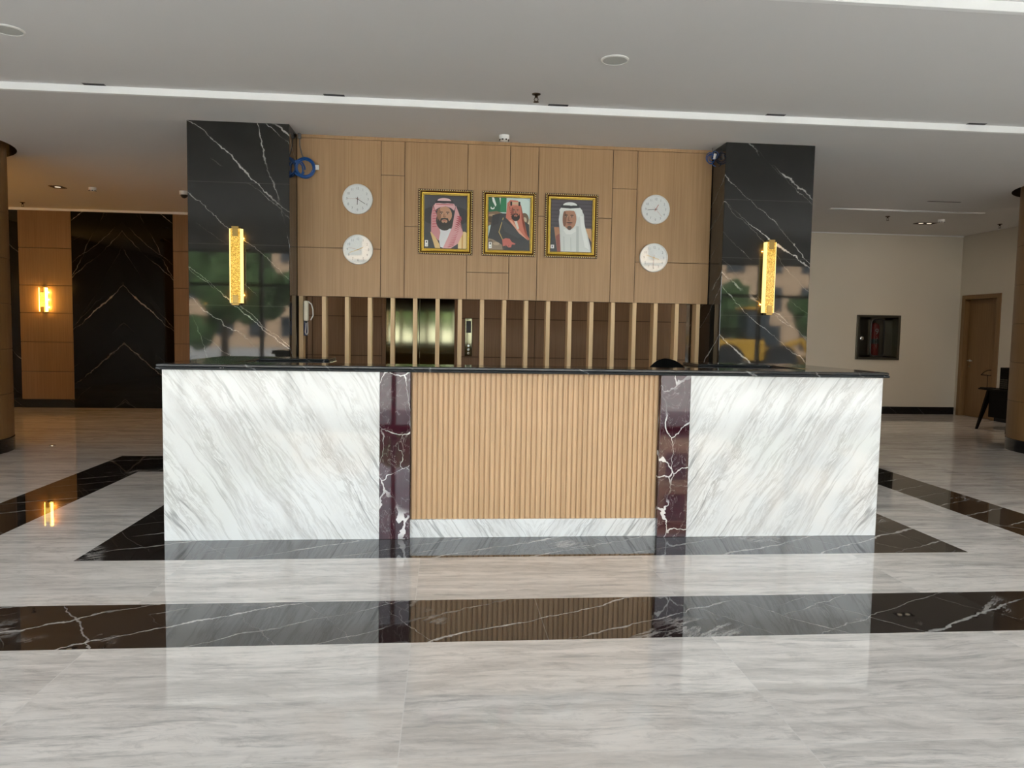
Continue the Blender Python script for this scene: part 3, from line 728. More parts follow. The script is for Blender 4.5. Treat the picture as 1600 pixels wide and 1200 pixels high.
def make_portrait(x, z, kind, label):
    W, H = .268, .317      # half sizes outside the frame
    t = thing('framed_portrait', label, 'picture', (x, YW, z), 'gilt framed portraits on the oak panelling')
    def ring(mb, a, b, y0a, y0b):
        A = [(x - W + a, YW - y0a, z - H + a), (x + W - a, YW - y0a, z - H + a), (x + W - a, YW - y0a, z + H - a), (x - W + a, YW - y0a, z + H - a)]
        B = [(x - W + b, YW - y0b, z - H + b), (x + W - b, YW - y0b, z - H + b), (x + W - b, YW - y0b, z + H - b), (x - W + b, YW - y0b, z + H - b)]
        for i in range(4):
            j = (i + 1) % 4; mb.quad(A[i], A[j], B[j], B[i])
    mb = MB(); mb.keep = True
    for a, b, ya, yb, mi in ((0, 0, 0, .012, 1), (0, .004, .012, .016, 1), (.004, .016, .016, .016, 1), (.016, .020, .016, .022, 0), (.020, .026, .022, .018, 1), (.026, .031, .018, .012, 1), (.031, .037, .012, .028, 0), (.037, .046, .028, .026, 0), (.046, .049, .026, .018, 1), (.049, .055, .018, .016, 0), (.055, .062, .016, .010, 1)):
        mb.mi = mi; ring(mb, a, b, ya, yb)
    mb.mi = 1; mb.box(x - W + .03, x + W - .03, YW - .004, YW, z - H + .03, z + H - .03)
    fr = mb.build('frame', ['gold', 'golddark'], t)
    mb = MB()
    def beads(inset_, step, r, yy):
        w, h = W - inset_, H - inset_
        n = int(2 * w / step)
        for k in range(n + 1):
            for s_ in (-1, 1): mb.b.verts and None; add((x - w + 2 * w * k / n, YW - yy, z + s_ * h), r)
        n = int(2 * h / step)
        for k in range(1, n):
            for s_ in (-1, 1): add((x + s_ * w, YW - yy, z - h + 2 * h * k / n), r)
    def add(p, r):
        p = Vector(p); c = mb.b.verts.new(p + Vector((0, -r, 0)))
        q = [mb.b.verts.new(p + Vector((r * math.cos(a), 0, r * math.sin(a)))) for a in (PI / 4, 3 * PI / 4, 5 * PI / 4, 7 * PI / 4)]
        for i in range(4): mb.b.faces.new((q[i], q[(i + 1) % 4], c)).smooth = True
    beads(.0095, .0215, .0062, .0165); mb.keep = True; mb.build('outer_beading', 'bead', fr, sharp=3)
    mb = MB(); beads(.0565, .013, .0038, .013); mb.keep = True; mb.build('inner_beading', 'bead', fr, sharp=3)
    iw, ih = W - .060, H - .060
    b = bmesh.new(); lay = b.loops.layers.color.new('print'); rgb = []
    for k, (c, pts) in enumerate(art(kind)):
        pts = [(min(1, max(0, u)), min(1, max(0, v))) for u, v in pts]
        area = sum(pts[i - 1][0] * pts[i][1] - pts[i][0] * pts[i - 1][1] for i in range(len(pts)))
        if area < 0: pts = pts[::-1]
        y = YW - .0085 - k * .00002
        f = b.faces.new([b.verts.new((x - iw + 2 * iw * u - x, y - YW, z - ih + 2 * ih * v - z)) for u, v in pts])
        for lp in f.loops: lp[lay] = (*srgb2(c), 1)
    bmesh.ops.triangulate(b, faces=[f for f in b.faces if len(f.verts) > 4])
    me = bpy.data.meshes.new('printed_picture'); b.to_mesh(me); b.free(); me.materials.append(M['print'])
    ob = bpy.data.objects.new('printed_picture', me); COL.objects.link(ob); ob.parent = t
    t.rotation_euler = (math.radians(.35), 0, 0); t.location.y = YW - .002
    return t
def srgb2(h): return tuple(int(h[i:i + 2], 16) / 255 for i in (0, 2, 4))     # byte colour layers hold display values
make_portrait(-.450, 2.4395, 0, 'gilt framed portrait of a bearded man in a red checked headscarf')
make_portrait(.1785, 2.4395, 1, 'gilt framed portrait of a seated man in red scarf beside a green flag')
make_portrait(.8035, 2.4385, 2, 'gilt framed portrait of a man in a plain white headscarf')

# ------------------------------------------------------------------ sconces
def make_sconce(name_loc, label, h, w, lamp, edge, face_dir='y'):
    x, y, z = name_loc
    t = thing('wall_sconce', label, 'wall lamp', (x, y, z), 'lit crystal wall sconces')
    mb = MB(); mb.box(x - w * .36, x + w * .36, y - .018, y, z - h * .485, z + h * .485, .003); mb.build('back_plate', 'darkbronze', t)
    mb = MB(); loops = []
    prof = [(-.5, .0), (-.5, -.030), (-.36, -.052), (.36, -.052), (.5, -.030), (.5, .0)]
    mb.mi = 0
    yb = y - .030
    mb.loft([[(x + w * a, yb + b, z - h * .47) for a, b in prof], [(x + w * a, yb + b, z + h * .47) for a, b in prof]])
    for f in mb.b.faces:
        c = f.calc_center_median(); nrm = f.normal
        f.normal_update()
        if abs(c.x - x) > w * .40 or abs(c.z - z) > h * .46: f.material_index = 1
    mb.build('crystal_bar', [lamp, edge], t)
    for s_ in (-1, 1):
        mb = MB(); zc = z + s_ * h * .475
        mb.box(x - w * .27, x + w * .27, y - .088, y - .016, min(zc, zc + s_ * h * .025), max(zc, zc + s_ * h * .025), .002)
        mb.box(x - w * .21, x + w * .21, y - .089, y - .083, min(zc, zc - s_ * w * .62), max(zc, zc - s_ * w * .62), .002)
        mb.build('bracket', 'bronze', t)
    return t
make_sconce((-2.352, YP, 1.930), 'lit crystal wall sconce on the square black pillar left of the desk', .715, .118, 'lamp', 'lampedge')
make_sconce((2.700, YP, 1.942), 'lit crystal wall sconce on the square black pillar right of the desk', .725, .118, 'lamp', 'lampedge')
def glow(x, y, z, power, r=.012):
    l = bpy.data.lights.new('sconce_lamp', 'POINT'); l.energy = power; l.color = (1, .50, .10); l.shadow_soft_size = r
    o = bpy.data.objects.new('sconce_lamp', l); COL.objects.link(o); o.location = (x, y, z)
for sx in (-1, 1):
    for dz in (-.12, 0, .12): glow(-6.935 + sx * .051, YB - .054, 1.765 + dz, 2.2, .004)
    for x0, z0_ in ((-2.352, 1.930), (2.700, 1.942)):
        for dz in (-.26, .26): glow(x0 + sx * .047, YP - .024, z0_ + dz, .6, .004)
side = make_sconce((XLW, 4.7, 1.80), 'lit crystal wall sconce on the left side wall, behind the left round column', .72, .118, 'halllamp', 'halledge')
side.rotation_euler = (0, 0, PI / 2)
glow(XLW + .10, 4.7, 2.12, 70, .03)
make_sconce((-6.935, YB - .03, 1.765), 'small glowing crystal wall sconce on the brown panelling of the left hall', .41, .125, 'halllamp', 'halledge')

# ------------------------------------------------------------------ cables and handset
def coil(cx, cy, cz, r, n, tilt, wob, seed):
    rnd = random.Random(seed); pts = []
    for k in range(n * 20):
        a = 2 * PI * k / 20; rr = r * (1 + wob * math.sin(a * .37 + seed) + rnd.uniform(-.01, .01))
        p = Vector((rr * math.cos(a), .012 * math.sin(a * .23) + rnd.uniform(-.003, .003), rr * math.sin(a)))
        pts.append(Vector((cx, cy, cz)) + Matrix.Rotation(tilt, 3, 'Z') @ p)
    return pts
t = thing('cable_coil', 'coil of blue cable with a white tag hanging beside the left pillar', 'cable', (-1.81, YW - .02, 2.92))
mb = MB(); mb.tube(coil(-1.80, YW - .045, 2.91, .086, 7, 0, .10, 1), .008, 6); mb.tube(coil(-1.855, YW - .06, 2.90, .07, 2, .9, .12, 2), .007, 6); mb.build('coil', 'blue', t)
mb = MB(); mb.tube([(-1.852, YW - .03, HC - .03), (-1.85, YW - .035, 3.12), (-1.83, YW - .04, 3.04), (-1.81, YW - .045, 2.99)], .006, 6); mb.build('lead', 'greycable', t)
mb = MB(); mb.box(-1.715, -1.668, YW - .05, YW - .035, 2.895, 2.94, .003); mb.build('tag', 'whitep', t)
mb = MB(); mb.box(-1.868, -1.838, YW - .045, YW - .015, HC - .05, HC, .004); mb.build('clip', 'greycable', t)
t = thing('cable_coil', 'small tangle of blue cable with a white plug beside the right pillar top', 'cable', (2.20, YW - .1, 3.16))
mb = MB(); mb.tube(coil(2.185, YW - .10, 3.135, .046, 3, .35, .25, 5), .004, 6); mb.tube(coil(2.20, YW - .14, 3.15, .035, 2, -.7, .3, 8), .0035, 6); mb.tube([(2.19, YW - .1, 3.09), (2.205, YW - .12, 3.06), (2.225, YW - .13, 3.05)], .0035, 6); mb.build('coil', 'blue', t)
mb = MB(); mb.cyl((2.205, YW - .16, 3.165), (2.195, YW - .16, 3.115), .014, .012, 12); mb.build('plug', 'whitep', t)
mb = MB(); mb.tube([(2.195, YW - .1, HC + .006), (2.197, YW - .1, 3.20), (2.20, YW - .11, 3.17)], .003, 6); mb.build('lead', 'greycable', t)

t = thing('intercom_handset', 'white intercom handset with looped cord hung on the leftmost oak slat', 'intercom phone', (-1.80, YW + .06, 1.45))
xh = -1.829
mb = MB(); mb.box(xh, xh + .028, YW + .03, YW + .10, 1.30, 1.62, .004); mb.build('wall_plate', 'navy', t)['label'] = 'dark blue backing'
mb = MB(); mb.box(xh + .010, xh + .052, YW - .045, YW + .03, 1.445, 1.642, .014, 3); mb.build('handset', 'creamp', t)
mb = MB(); mb.tube([(xh + .05, YW + .0, 1.635), (xh + .075, YW + .03, 1.61), (xh + .085, YW + .05, 1.56), (xh + .088, YW + .05, 1.50), (xh + .07, YW + .02, 1.455)], .006, 8); mb.build('cradle_arm', 'whitep', t)
mb = MB(); mb.tube([(xh + .030, YW - .0, 1.45), (xh + .026, YW, 1.38), (xh + .022, YW, 1.335), (xh + .028, YW, 1.315), (xh + .038, YW, 1.313), (xh + .046, YW, 1.33), (xh + .046, YW, 1.38), (xh + .042, YW + .01, 1.43), (xh + .03, YW + .04, 1.44)], .0045, 8); mb.build('cord', 'whitep', t)
mb = MB(); mb.cyl((xh + .03, YW - .004, 1.455), (xh + .03, YW - .004, 1.425), .011, seg=12); mb.build('cord_grip', 'blackp', t)

# ------------------------------------------------------------------ fire cabinet in the right hall
y0 = YB + .145
t = thing('fire_extinguisher_cabinet', 'dark steel fire cabinet with a slim window on the pale right hall wall', 'cabinet', (7.335, YB - .02, 1.385))
WX0, WX1, WZ0, WZ1 = 7.185, 7.435, 1.05, 1.71
mb = MB()
mb.box(FX0, FX0 + .045, y0 - .20, y0, FZ0, FZ1, .003); mb.box(FX1 - .045, FX1, y0 - .20, y0, FZ0, FZ1, .003); mb.box(FX0 + .045, FX1 - .045, y0 - .20, y0, FZ0, FZ0 + .04, .003); mb.box(FX0 + .045, FX1 - .045, y0 - .20, y0, FZ1 - .04, FZ1, .003)
mb.box(FX0 + .04, FX1 - .04, y0 - .012, y0, FZ0 + .03, FZ1 - .03)
mb.build('frame', 'darksteel', t)
mb = MB()
a0, a1, c0, c1 = FX0 + .048, FX1 - .048, FZ0 + .043, FZ1 - .043
seg = 10; rr = .07
hole = []
for cx, cz, s0 in ((WX1 - rr, WZ1 - rr, 0), (WX0 + rr, WZ1 - rr, 1), (WX0 + rr, WZ0 + rr, 2), (WX1 - rr, WZ0 + rr, 3)):
    for k in range(seg + 1):
        a = (s0 + k / seg) * PI / 2; hole.append((cx + rr * math.cos(a), cz + rr * math.sin(a)))
def to_rect(p):
    cx, cz = (a0 + a1) / 2, (c0 + c1) / 2; dx, dz = p[0] - cx, p[1] - cz
    q = min((a1 - a0) / 2 / max(1e-6, abs(dx)), (c1 - c0) / 2 / max(1e-6, abs(dz))); return (cx + dx * q, cz + dz * q)
fr = [to_rect(p) for p in hole]
for i, c in enumerate(((a1, c1), (a0, c1), (a0, c0), (a1, c0))): fr[i * (seg + 1) + seg // 2] = c
A = [mb.b.verts.new((p[0], y0 - .195, p[1])) for p in fr]; B = [mb.b.verts.new((p[0], y0 - .195, p[1])) for p in hole]; C_ = [mb.b.verts.new((p[0], y0 - .175, p[1])) for p in hole]
for i in range(len(A)):
    j = (i + 1) % len(A); mb.b.faces.new((A[i], A[j], B[j], B[i])); mb.b.faces.new((B[i], B[j], C_[j], C_[i]))
dr = mb.build('door', 'darksteel', t)
mb = MB(); mb.loft([[(p[0], y0 - .182, p[1]) for p in hole], [(p[0], y0 - .178, p[1]) for p in hole]]); mb.build('window', 'smoked', dr)
mb = MB(); mb.tube([(p[0], y0 - .198, p[1]) for p in hole], .013, 8, True); mb.build('window_gasket', 'blackp', dr)
mb = MB(); mb.lathe([(.034, 0), (.034, .006), (.022, .010), (.018, .018)], (7.02, y0 - .195, 1.365), 'y', 24); mb.build('latch', 'chrome', dr)
t = thing('fire_extinguisher', 'red fire extinguisher with white lettering behind the cabinet window', 'extinguisher', (7.315, y0 - .085, 1.03))
cx, cy = 7.315, y0 - .085
mb = MB(); mb.lathe([(.06, 1.028), (.078, 1.036), (.082, 1.06), (.082, 1.58), (.070, 1.625), (.035, 1.645)], (cx, cy, 0), 'z', 32); bd = mb.build('cylinder', 'red', t)
mb = MB(); mb.cyl((cx, cy, 1.27), (cx, cy, 1.36), .0828, seg=32, caps=False); mb.build('label_band', 'blackp', bd)
mb = MB(); mb.cyl((cx, cy, 1.64), (cx, cy, 1.70), .024, seg=16); mb.tube([(cx, cy, 1.695), (cx - .05, cy - .03, 1.70), (cx - .08, cy - .045, 1.665)], .010); mb.build('valve', 'blackp', t)
mb = MB(); text_into(mb, '9', .15, (cx, cy - .0835, 1.485)); 
for k, (dx, dz, w, h) in enumerate(((0, 1.40, .006, .02), (.0, 1.36, .03, .008), (.012, 1.375, .008, .02), (-.008, 1.335, .008, .03), (.004, 1.30, .02, .006), (0, 1.27, .010, .03), (-.004, 1.235, .014, .02), (.0, 1.205, .006, .03))):
    mb.box(cx + dx - w / 2, cx + dx + w / 2, cy - .0850, cy - .0815, dz - h / 2, dz + h / 2)
mb.build('lettering', 'textwhite', bd)

# ------------------------------------------------------------------ small table by the wooden door
t = thing('side_table', 'small dark table with a splayed metal leg in front of the wooden door', 'table', (8.15, 5.6, 0))
TX0, TX1, TY0, TY1, TZ = 7.80, 8.50, 5.30, 5.92, .615
mb = MB(); mb.box(TX0 - .06, TX1, TY0, TY1, TZ, TZ + .022, .004); mb.build('table_top', 'blacklac', t)
for sx, sy in ((0, 0), (0, 1), (1, 0), (1, 1)):
    px, py = (TX0 + .10, TX1 - .08)[sx], (TY0 + .06, TY1 - .06)[sy]; qx, qy = (TX0 - .05, TX1 + .02)[sx], (TY0 - .0, TY1)[sy]
    mb = MB(); d0, d1 = .045, .014
    mb.loft([[(qx - d1, qy - d1, 0), (qx + d1, qy - d1, 0), (qx + d1, qy + d1, 0), (qx - d1, qy + d1, 0)], [(px - d0, py - .02, TZ), (px + d0, py - .02, TZ), (px + d0, py + .02, TZ), (px - d0, py + .02, TZ)]])
    mb.build('leg', 'blacklac', t)
mb = MB(); mb.box(TX0 + .05, TX1 - .08, TY0 + .07, TY1 - .10, .20, TZ, .004); dw = mb.build('drawer_box', 'blacklac', t)
mb = MB(); mb.lathe([(.018, 0), (.018, .02)], (TX0 + .35, TY0 + .07, .50), 'y', 12); mb.build('knob', 'chrome', dw)
t = thing('card_telephone', 'black desk telephone with a keypad standing on the small dark table', 'telephone', (7.99, 5.51, TZ + .022))
z0 = TZ + .022
mb = MB(); mb.box(7.83, 8.12, 5.42, 5.60, z0, z0 + .33, .008); bd = mb.build('housing', 'blacklac', t)
mb = MB(); mb.box(7.823, 7.832, 5.435, 5.57, z0 + .18, z0 + .27, .002); mb.build('screen', 'blacklac', bd)
mb = MB(); 
for r in range(5):
    for c in range(4): mb.box(7.82, 7.832, 5.435 + c * .036, 5.459 + c * .036, z0 + .02 + r * .030, z0 + .04 + r * .030, .002)
mb.build('keypad', 'darksteel', bd)
t = thing('wire_tray', 'thin black wire rest bent over the table edge beside the telephone', 'rack', (7.80, 5.83, z0))
mb = MB(); mb.tube([(7.76, 5.90, z0 + .20), (7.78, 5.86, z0 + .25), (7.80, 5.81, z0 + .275), (7.82, 5.77, z0 + .28)], .006, 6); mb.tube([(7.76, 5.90, z0 + .20), (7.82, 5.77, z0 + .20)], .006, 6); mb.tube([(7.80, 5.81, z0), (7.80, 5.81, z0 + .20)], .005, 6); mb.build('wire', 'blacklac', t)
mb = MB(); mb.box(7.75, 7.92, 5.77, 5.90, z0, z0 + .012, .003); mb.build('base_plate', 'blacklac', t)

# ------------------------------------------------------------------ ceiling fittings
for x, y, lab in ((-3.315, .442, 'round pale ceiling speaker at the upper left corner'), (.722, .432, 'round pale ceiling speaker right of the middle, in front of the white band')):
    t = thing('ceiling_speaker', lab, 'speaker', (x, y, H2), 'round ceiling speakers')
    mb = MB(); mb.lathe([(.098, 0), (.098, -.006), (.086, -.010), (.086, -.004)], (x, y, H2), 'z', 40); mb.build('rim', 'whitep', t)
    mb = MB(); mb.lathe([(.085, 0), (.085, -.007)], (x, y, H2), 'z', 40); mb.build('grille', 'greyp', t)
def sprinkler(x, y, h, lab):
    t = thing('sprinkler_head', lab, 'sprinkler', (x, y, h), 'ceiling sprinkler heads')
    mb = MB(); mb.lathe([(.036, .004), (.036, 0), (.034, -.006), (.016, -.012)], (x, y, h), 'z', 20); mb.build('escutcheon', 'darkbronze', t)
    mb = MB(); mb.cyl((x, y, h), (x, y, h - .03), .012, seg=12)
    for s_ in (-1, 1): mb.tube([(x + .010 * s_, y, h - .028), (x + .017 * s_, y, h - .045), (x + .004 * s_, y, h - .062)], .003, 6)
    mb.build('nozzle', 'darkbronze', t)
    mb = MB(); mb.lathe([(.022, -.062), (.022, -.065)], (x, y, h), 'z', 16); mb.build('deflector', 'darkbronze', t)
sprinkler(.269, 1.265, H2, 'dark sprinkler head on the ceiling just in front of the white band')
sprinkler(-6.95, 7.45, HC, 'sprinkler head on the ceiling of the left hall')
sprinkler(6.288, 6.169, HC, 'sprinkler head on the right hall ceiling beside the long slot')
sprinkler(8.42, 6.55, HC, 'sprinkler head on the ceiling above the wooden door')
for x, y, lab in ((.097, 2.365, 'white smoke detector on the ceiling above the middle portrait'), (-5.246, 5.94, 'white smoke detector on the ceiling of the left hall'), (7.25, 6.30, 'white smoke detector on the ceiling of the right hall')):
    t = thing('smoke_detector', lab, 'smoke detector', (x, y, HC), 'ceiling smoke detectors')
    mb = MB(); mb.lathe([(.050, 0), (.050, -.018), (.047, -.040), (.036, -.052), (.012, -.056)], (x, y, HC), 'z', 32); hs = mb.build('housing', 'whitep', t)
    mb = MB()
    for k in range(8):
        a = 2 * PI * k / 8 + .39; mb.box(-.008, .008, -.004, .004, -.005, .005); vs = mb.b.verts[-8:]
        bmesh.ops.transform(mb.b, verts=vs, matrix=Matrix.Translation((x + .044 * math.cos(a), y + .044 * math.sin(a), HC - .044)) @ Matrix.Rotation(a + PI / 2, 4, 'Z'))
    mb.build('vent', 'blackp', hs)
t = thing('dome_camera', 'white dome security camera on the left hall ceiling beside the left pillar', 'camera', (-4.06, 6.0, HC))
mb = MB(); mb.lathe([(.062, .004), (.062, -.045), (.055, -.05)], (-4.06, 6.0, HC), 'z', 32); mb.build('housing', 'whitep', t)
mb = MB(); mb.lathe([(.046, -.048), (.044, -.065), (.034, -.082), (.018, -.092), (.004, -.095)], (-4.06, 6.0, HC), 'z', 32); mb.build('dome', 'blackp', t)
for i, (x, y) in enumerate(((-3.262, 1.532), (-1.374, 1.532), (.488, 1.532), (2.394, 1.532), (4.25, 1.532))):
    pl = ('leftmost, left of the left pillar', 'second from left, over the left clocks', 'in the middle, right of the sprinkler head', 'fourth from left, over the right pillar', 'rightmost, over the right hall')[i]
    t = thing('slot_diffuser', 'black ceiling air slot along the white band, ' + pl, 'air vent', (x, y, H2), 'black air slots along the white band')
    mb = MB(); mb.box(x - .085, x + .085, y - .022, y + .022, H2 - .003, H2 + .0, .001, 1); mb.build('slot_frame', 'blackm', t)
    mb = MB(); mb.box(x - .08, x + .08, y - .004, y + .004, H2 - .006, H2 - .003); mb.build('blade', 'blackp', t)
t = thing('linear_diffuser', 'long pale linear air slot in the right hall ceiling', 'air vent', (6.26, 5.64, HC))
mb = MB(); mb.box(5.08, 7.44, 5.60, 5.612, HC - .008, HC); mb.box(5.08, 7.44, 5.668, 5.68, HC - .008, HC); mb.box(5.08, 5.092, 5.612, 5.668, HC - .008, HC); mb.box(7.428, 7.44, 5.612, 5.668, HC - .008, HC); mb.build('frame', 'trimwhite', t)
mb = MB(); mb.box(5.092, 7.428, 5.614, 5.630, HC - .004, HC - .001); mb.box(5.092, 7.428, 5.648, 5.664, HC - .004, HC - .001); mb.build('blade', 'greyp', t)
t = thing('slot_diffuser', 'short dark air slot in the right hall ceiling in front of the long slot', 'air vent', (6.3, 4.86, HC))
mb = MB(); mb.box(6.05, 6.52, 4.84, 4.88, HC - .004, HC, .001, 1); mb.build('slot_frame', 'greycable', t)
def downlight(x, y, lab, n, lit, power):
    t = thing('recessed_downlight', lab, 'downlight', (x, y, HC), 'recessed ceiling downlights')
    w = .07 * n
    mb = MB(); mb.box(x - w - .012, x + w + .012, y - .082, y - .07, HC - .008, HC, .001, 1); mb.box(x - w - .012, x + w + .012, y + .07, y + .082, HC - .008, HC, .001, 1); mb.box(x - w - .012, x - w, y - .07, y + .07, HC - .008, HC, .001, 1); mb.box(x + w, x + w + .012, y - .07, y + .07, HC - .008, HC, .001, 1); mb.build('trim_ring', 'darkbronze', t)
    mb = MB(); mb.box(x - w, x + w, y - .07, y + .07, HC - .002, HC - .0005); mb.build('reflector', 'blackm', t)
    for k in range(n):
        cx = x + (k - (n - 1) / 2) * .14
        mb = MB(); mb.lathe([(.036, -.003), (.036, -.0055), (.02, -.007)], (cx, y, HC), 'z', 20); mb.build('lens', 'bulb', t)
def spot(x, y, power, col, size=1.9, aim=None):  # added fill for the halls and lobby; most have no ceiling fitting
    l = bpy.data.lights.new('fill_spot', 'SPOT'); l.energy = power; l.color = col; l.spot_size = size; l.spot_blend = .6; l.shadow_soft_size = .05
    o = bpy.data.objects.new('fill_spot', l); COL.objects.link(o); o.location = (x, y, HC - .02)
    if aim: o.rotation_euler = (Vector(aim) - o.location).to_track_quat('-Z', 'Y').to_euler()
WARM = (1, .66, .34)
spot(-5.0, 5.97, 20, WARM, aim=(-6.0, 8.0, .5)); spot(-5.2, 5.2, 24, WARM, 1.6)
spot(7.25, 6.70, 14, (1, .80, .60), 1.9); spot(7.6, 4.7, 58, (1, .84, .68), 1.7, aim=(7.6, 8.0, .4)); spot(5.6, 4.7, 34, (1, .84, .68), 1.7, aim=(5.9, 8.0, .5))
for x in (-1.5, .3, 2.1): spot(x, 4.3, 20, WARM)
downlight(-5.71, 5.97, 'single recessed downlight in the left hall ceiling', 1, True, 0)
downlight(7.25, 6.70, 'double recessed downlight in the right hall ceiling', 2, True, 0)
t = thing('floor_socket', 'small bright metal disc set in the floor beside the left round column', 'floor socket', (-4.86, 3.96, 0))
mb = MB(); mb.lathe([(.034, .0), (.034, .003), (.028, .006), (.004, .008)], (-4.86, 3.96, 0), 'z', 24); mb.build('cover', 'chrome', t)

# ------------------------------------------------------------------ outside, seen in the reflections
M['paving'] = plain('pale_paving', (.49, .475, .455), .8, grain=.2, scale=2)
M['facade'] = plain('tan_render', (.58, .40, .26), .9, grain=.1, scale=1)
M['leaf'] = plain('leaves', (.05, .10, .025), .7, grain=.6, scale=3)
M['bark'] = plain('bark', (.09, .06, .04), .9)
M['yellow'] = plain('yellow_paint', (.62, .34, .03), .4)
M['darkglass'] = plain('dark_glass', (.03, .04, .05), .1)
mb = MB(); mb.quad((-60, -70, -.05), (60, -70, -.05), (60, 40, -.05), (-60, 40, -.05)); mb.keep = True
g = mb.build('ground', 'paving'); struct(g)
def building(x0, x1, y0, y1, h, lab, nf, nx):
    t = thing('building', lab, 'building', ((x0 + x1) / 2, y0, 0))
    mb = MB(); mb.box(x0, x1, y1, y0, -.02, h); mb.box(x0 - .2, x1 + .2, y1, y0 + .2, h, h + .4); mb.build('walls', 'facade', t)
    for f in range(nf):
        for k in range(nx):
            mb = MB(); cx = x0 + (x1 - x0) * (k + .5) / nx; cz = h * (f + .55) / nf; mb.box(cx - .6, cx + .6, y0 - .1, y0 + .05, cz - .75, cz + .75); mb.build('window', 'darkglass', t)
building(9, 26, -36, -46, 9.5, 'tan building across the street, mirrored in the right pillar', 4, 7)
building(-24, -6, -46, -56, 8, 'tan building across the street, mirrored beside the left pillar', 3, 8)
def tree(x, y, h, r, lab, seed):
    rnd = random.Random(seed)
    t = thing('tree', lab, 'tree', (x, y, -.02), 'street trees outside')
    mb = MB(); mb.cyl((x, y, -.02), (x, y, h * .6), .16, .09, 12); mb.build('trunk', 'bark', t)
    mb = MB()
    for k in range(26):
        c = Vector((x + rnd.gauss(0, r * .45), y + rnd.gauss(0, r * .45), h * .62 + rnd.gauss(0, h * .14)))
        m = bmesh.ops.create_icosphere(mb.b, subdivisions=2, radius=rnd.uniform(.3, .5) * r, matrix=Matrix.Translation(c))
        for v in m['verts']: v.co += Vector((rnd.uniform(-1, 1), rnd.uniform(-1, 1), rnd.uniform(-1, 1))) * .1 * r
    mb.build('crown', 'leaf', t)
for i, (x, y, h, r, lab) in enumerate(((6.8, -24, 3.6, 1.4, 'round green street tree nearest the parked loader'), (12.6, -25, 3.8, 1.6, 'broad green street tree in front of the tan building'), (18.5, -26, 3.7, 1.6, 'green street tree at the far end of the tan building'), (-8.5, -19, 5.2, 2.0, 'tall dense tree mirrored in the left pillar'), (-17, -20, 5.2, 2.2, 'tall dense tree furthest left outside'), (-1.5, -26, 4.6, 1.7, 'dense tree opposite the left half of the desk'), (2.8, -32, 4.2, 1.4, 'smaller tree opposite the middle of the desk'))):
    tree(x, y, h, r, lab, i + 3)
t = thing('wheel_loader', 'yellow wheel loader parked outside, mirrored in the right pillar', 'loader', (9.4, -15, 0))
mb = MB(); mb.box(8.4, 10.1, -15.6, -14.5, .55, 1.25, .06); mb.box(10.1, 11.2, -15.5, -14.6, .6, 1.0, .05); mb.build('body', 'yellow', t)
mb = MB(); mb.box(9.5, 10.3, -15.5, -14.6, 1.25, 2.25, .05); mb.build('cab', 'darkglass', t)
mb = MB(); mb.box(9.45, 10.35, -15.55, -14.55, 2.25, 2.33, .02); mb.build('cab_roof', 'yellow', t)
for x in (8.8, 10.6):
    for y in (-15.75, -14.45):
        mb = MB(); mb.cyl((x, y - .17, .55), (x, y + .17, .55), .55, seg=28); mb.build('wheel', 'blackp', t)
mb = MB(); mb.tube([(10.9, -15.0, 1.0), (11.6, -15.0, 1.25), (12.0, -15.0, .6)], .11); mb.box(11.8, 12.4, -15.9, -14.2, .1, .7, .05); mb.build('bucket_arm', 'yellow', t)

# ------------------------------------------------------------------ light
w = bpy.data.worlds.new('sky'); SC.world = w; w.use_nodes = True
nt = w.node_tree; nt.nodes.clear()
sky = nt.nodes.new('ShaderNodeTexSky'); sky.sky_type = 'HOSEK_WILKIE'; sky.sun_direction = Vector((0, .65, .76)).normalized(); sky.turbidity = 4.5
hsv = nt.nodes.new('ShaderNodeHueSaturation'); hsv.inputs['Saturation'].default_value = .24
bg = nt.nodes.new('ShaderNodeBackground'); bg.inputs[1].default_value = 44
wo = nt.nodes.new('ShaderNodeOutputWorld')
nt.links.new(sky.outputs[0], hsv.inputs['Color']); nt.links.new(hsv.outputs[0], bg.inputs[0]); nt.links.new(bg.outputs[0], wo.inputs[0])
sun = bpy.data.lights.new('sun', 'SUN'); sun.energy = 26; sun.angle = .01; sun.color = (1, .96, .92)
so = bpy.data.objects.new('sun', sun); COL.objects.link(so)
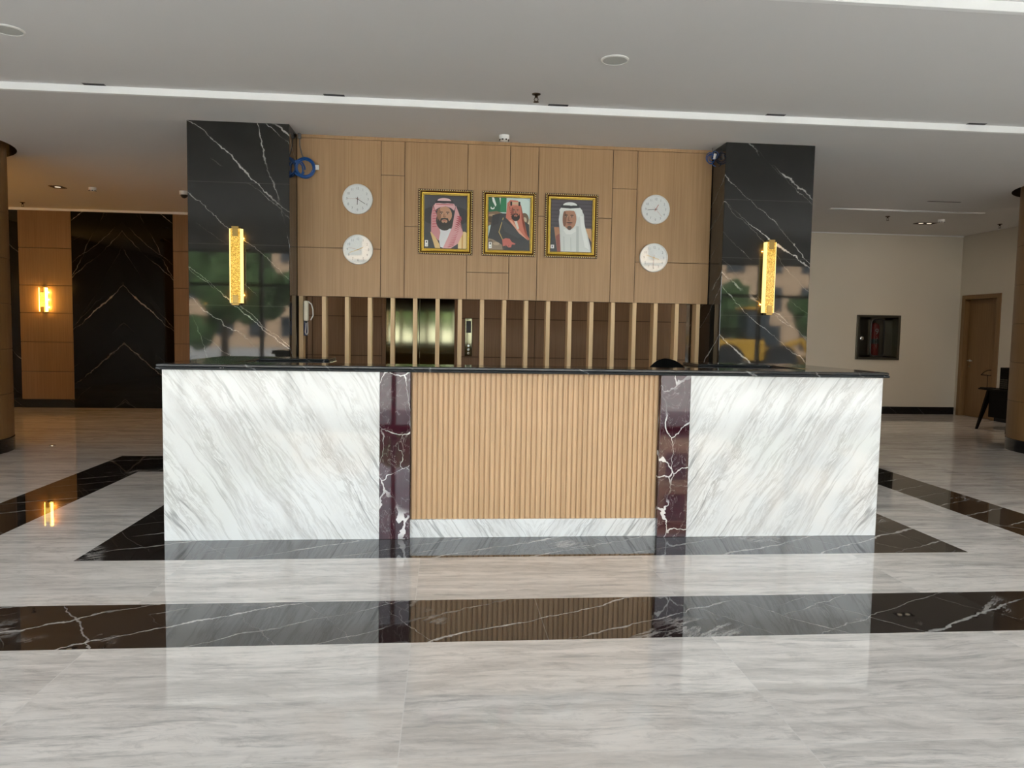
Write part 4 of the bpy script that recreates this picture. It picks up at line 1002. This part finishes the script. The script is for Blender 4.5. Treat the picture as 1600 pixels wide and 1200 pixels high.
so.rotation_euler = Vector((0, -.65, -.76)).to_track_quat('-Z', 'Y').to_euler(); so.location = (0, 10, 20)
# sky portals in the glazed front (they only steer sampling)
pl = bpy.data.lights.new('glazing_portal', 'AREA'); pl.shape = 'RECTANGLE'; pl.size = XRW - XLW; pl.size_y = 3.0; pl.cycles.is_portal = True
po = bpy.data.objects.new('glazing_portal', pl); COL.objects.link(po); po.location = ((XRW + XLW) / 2, YF - .1, 1.52); po.rotation_euler = (PI / 2, 0, 0)
for X, y1, rz in ((XRW + .2, GR1, PI / 2), (XLW - .2, GL1, -PI / 2)):
    p2 = pl.copy(); p2.size = y1 - YF; p2.size_y = 2.9
    po = bpy.data.objects.new('glazing_portal', p2); COL.objects.link(po); po.location = (X, (YF + y1) / 2, 1.45); po.rotation_euler = (PI / 2, 0, rz)

# ------------------------------------------------------------------ camera
F, PITCH, YAW, ROLL = 1169.5669, .0694, .0905, .0171
f0 = Vector((math.sin(YAW) * math.cos(PITCH), math.cos(YAW) * math.cos(PITCH), -math.sin(PITCH)))
r0 = Vector((math.cos(YAW), -math.sin(YAW), 0)); u0 = r0.cross(f0)
r = r0 * math.cos(ROLL) + u0 * math.sin(ROLL); u = -r0 * math.sin(ROLL) + u0 * math.cos(ROLL)
cam = bpy.data.cameras.new('camera'); cam.sensor_fit = 'HORIZONTAL'; cam.sensor_width = 36; cam.lens = F * 36 / 1600
co = bpy.data.objects.new('camera', cam); COL.objects.link(co)
m = Matrix(((r.x, u.x, -f0.x, -.4458), (r.y, u.y, -f0.y, -4.8841), (r.z, u.z, -f0.z, 1.3714), (0, 0, 0, 1)))
co.matrix_world = m
SC.camera = co
SC.view_settings.view_transform = 'Standard'; SC.view_settings.look = 'None'; SC.view_settings.gamma = 1; SC.view_settings.use_curve_mapping = False
SC.view_settings.exposure = 0.0
SC.cycles.max_bounces = 8; SC.cycles.diffuse_bounces = 4; SC.cycles.glossy_bounces = 4; SC.cycles.transmission_bounces = 2; SC.cycles.transparent_max_bounces = 8; SC.cycles.sample_clamp_indirect = 12
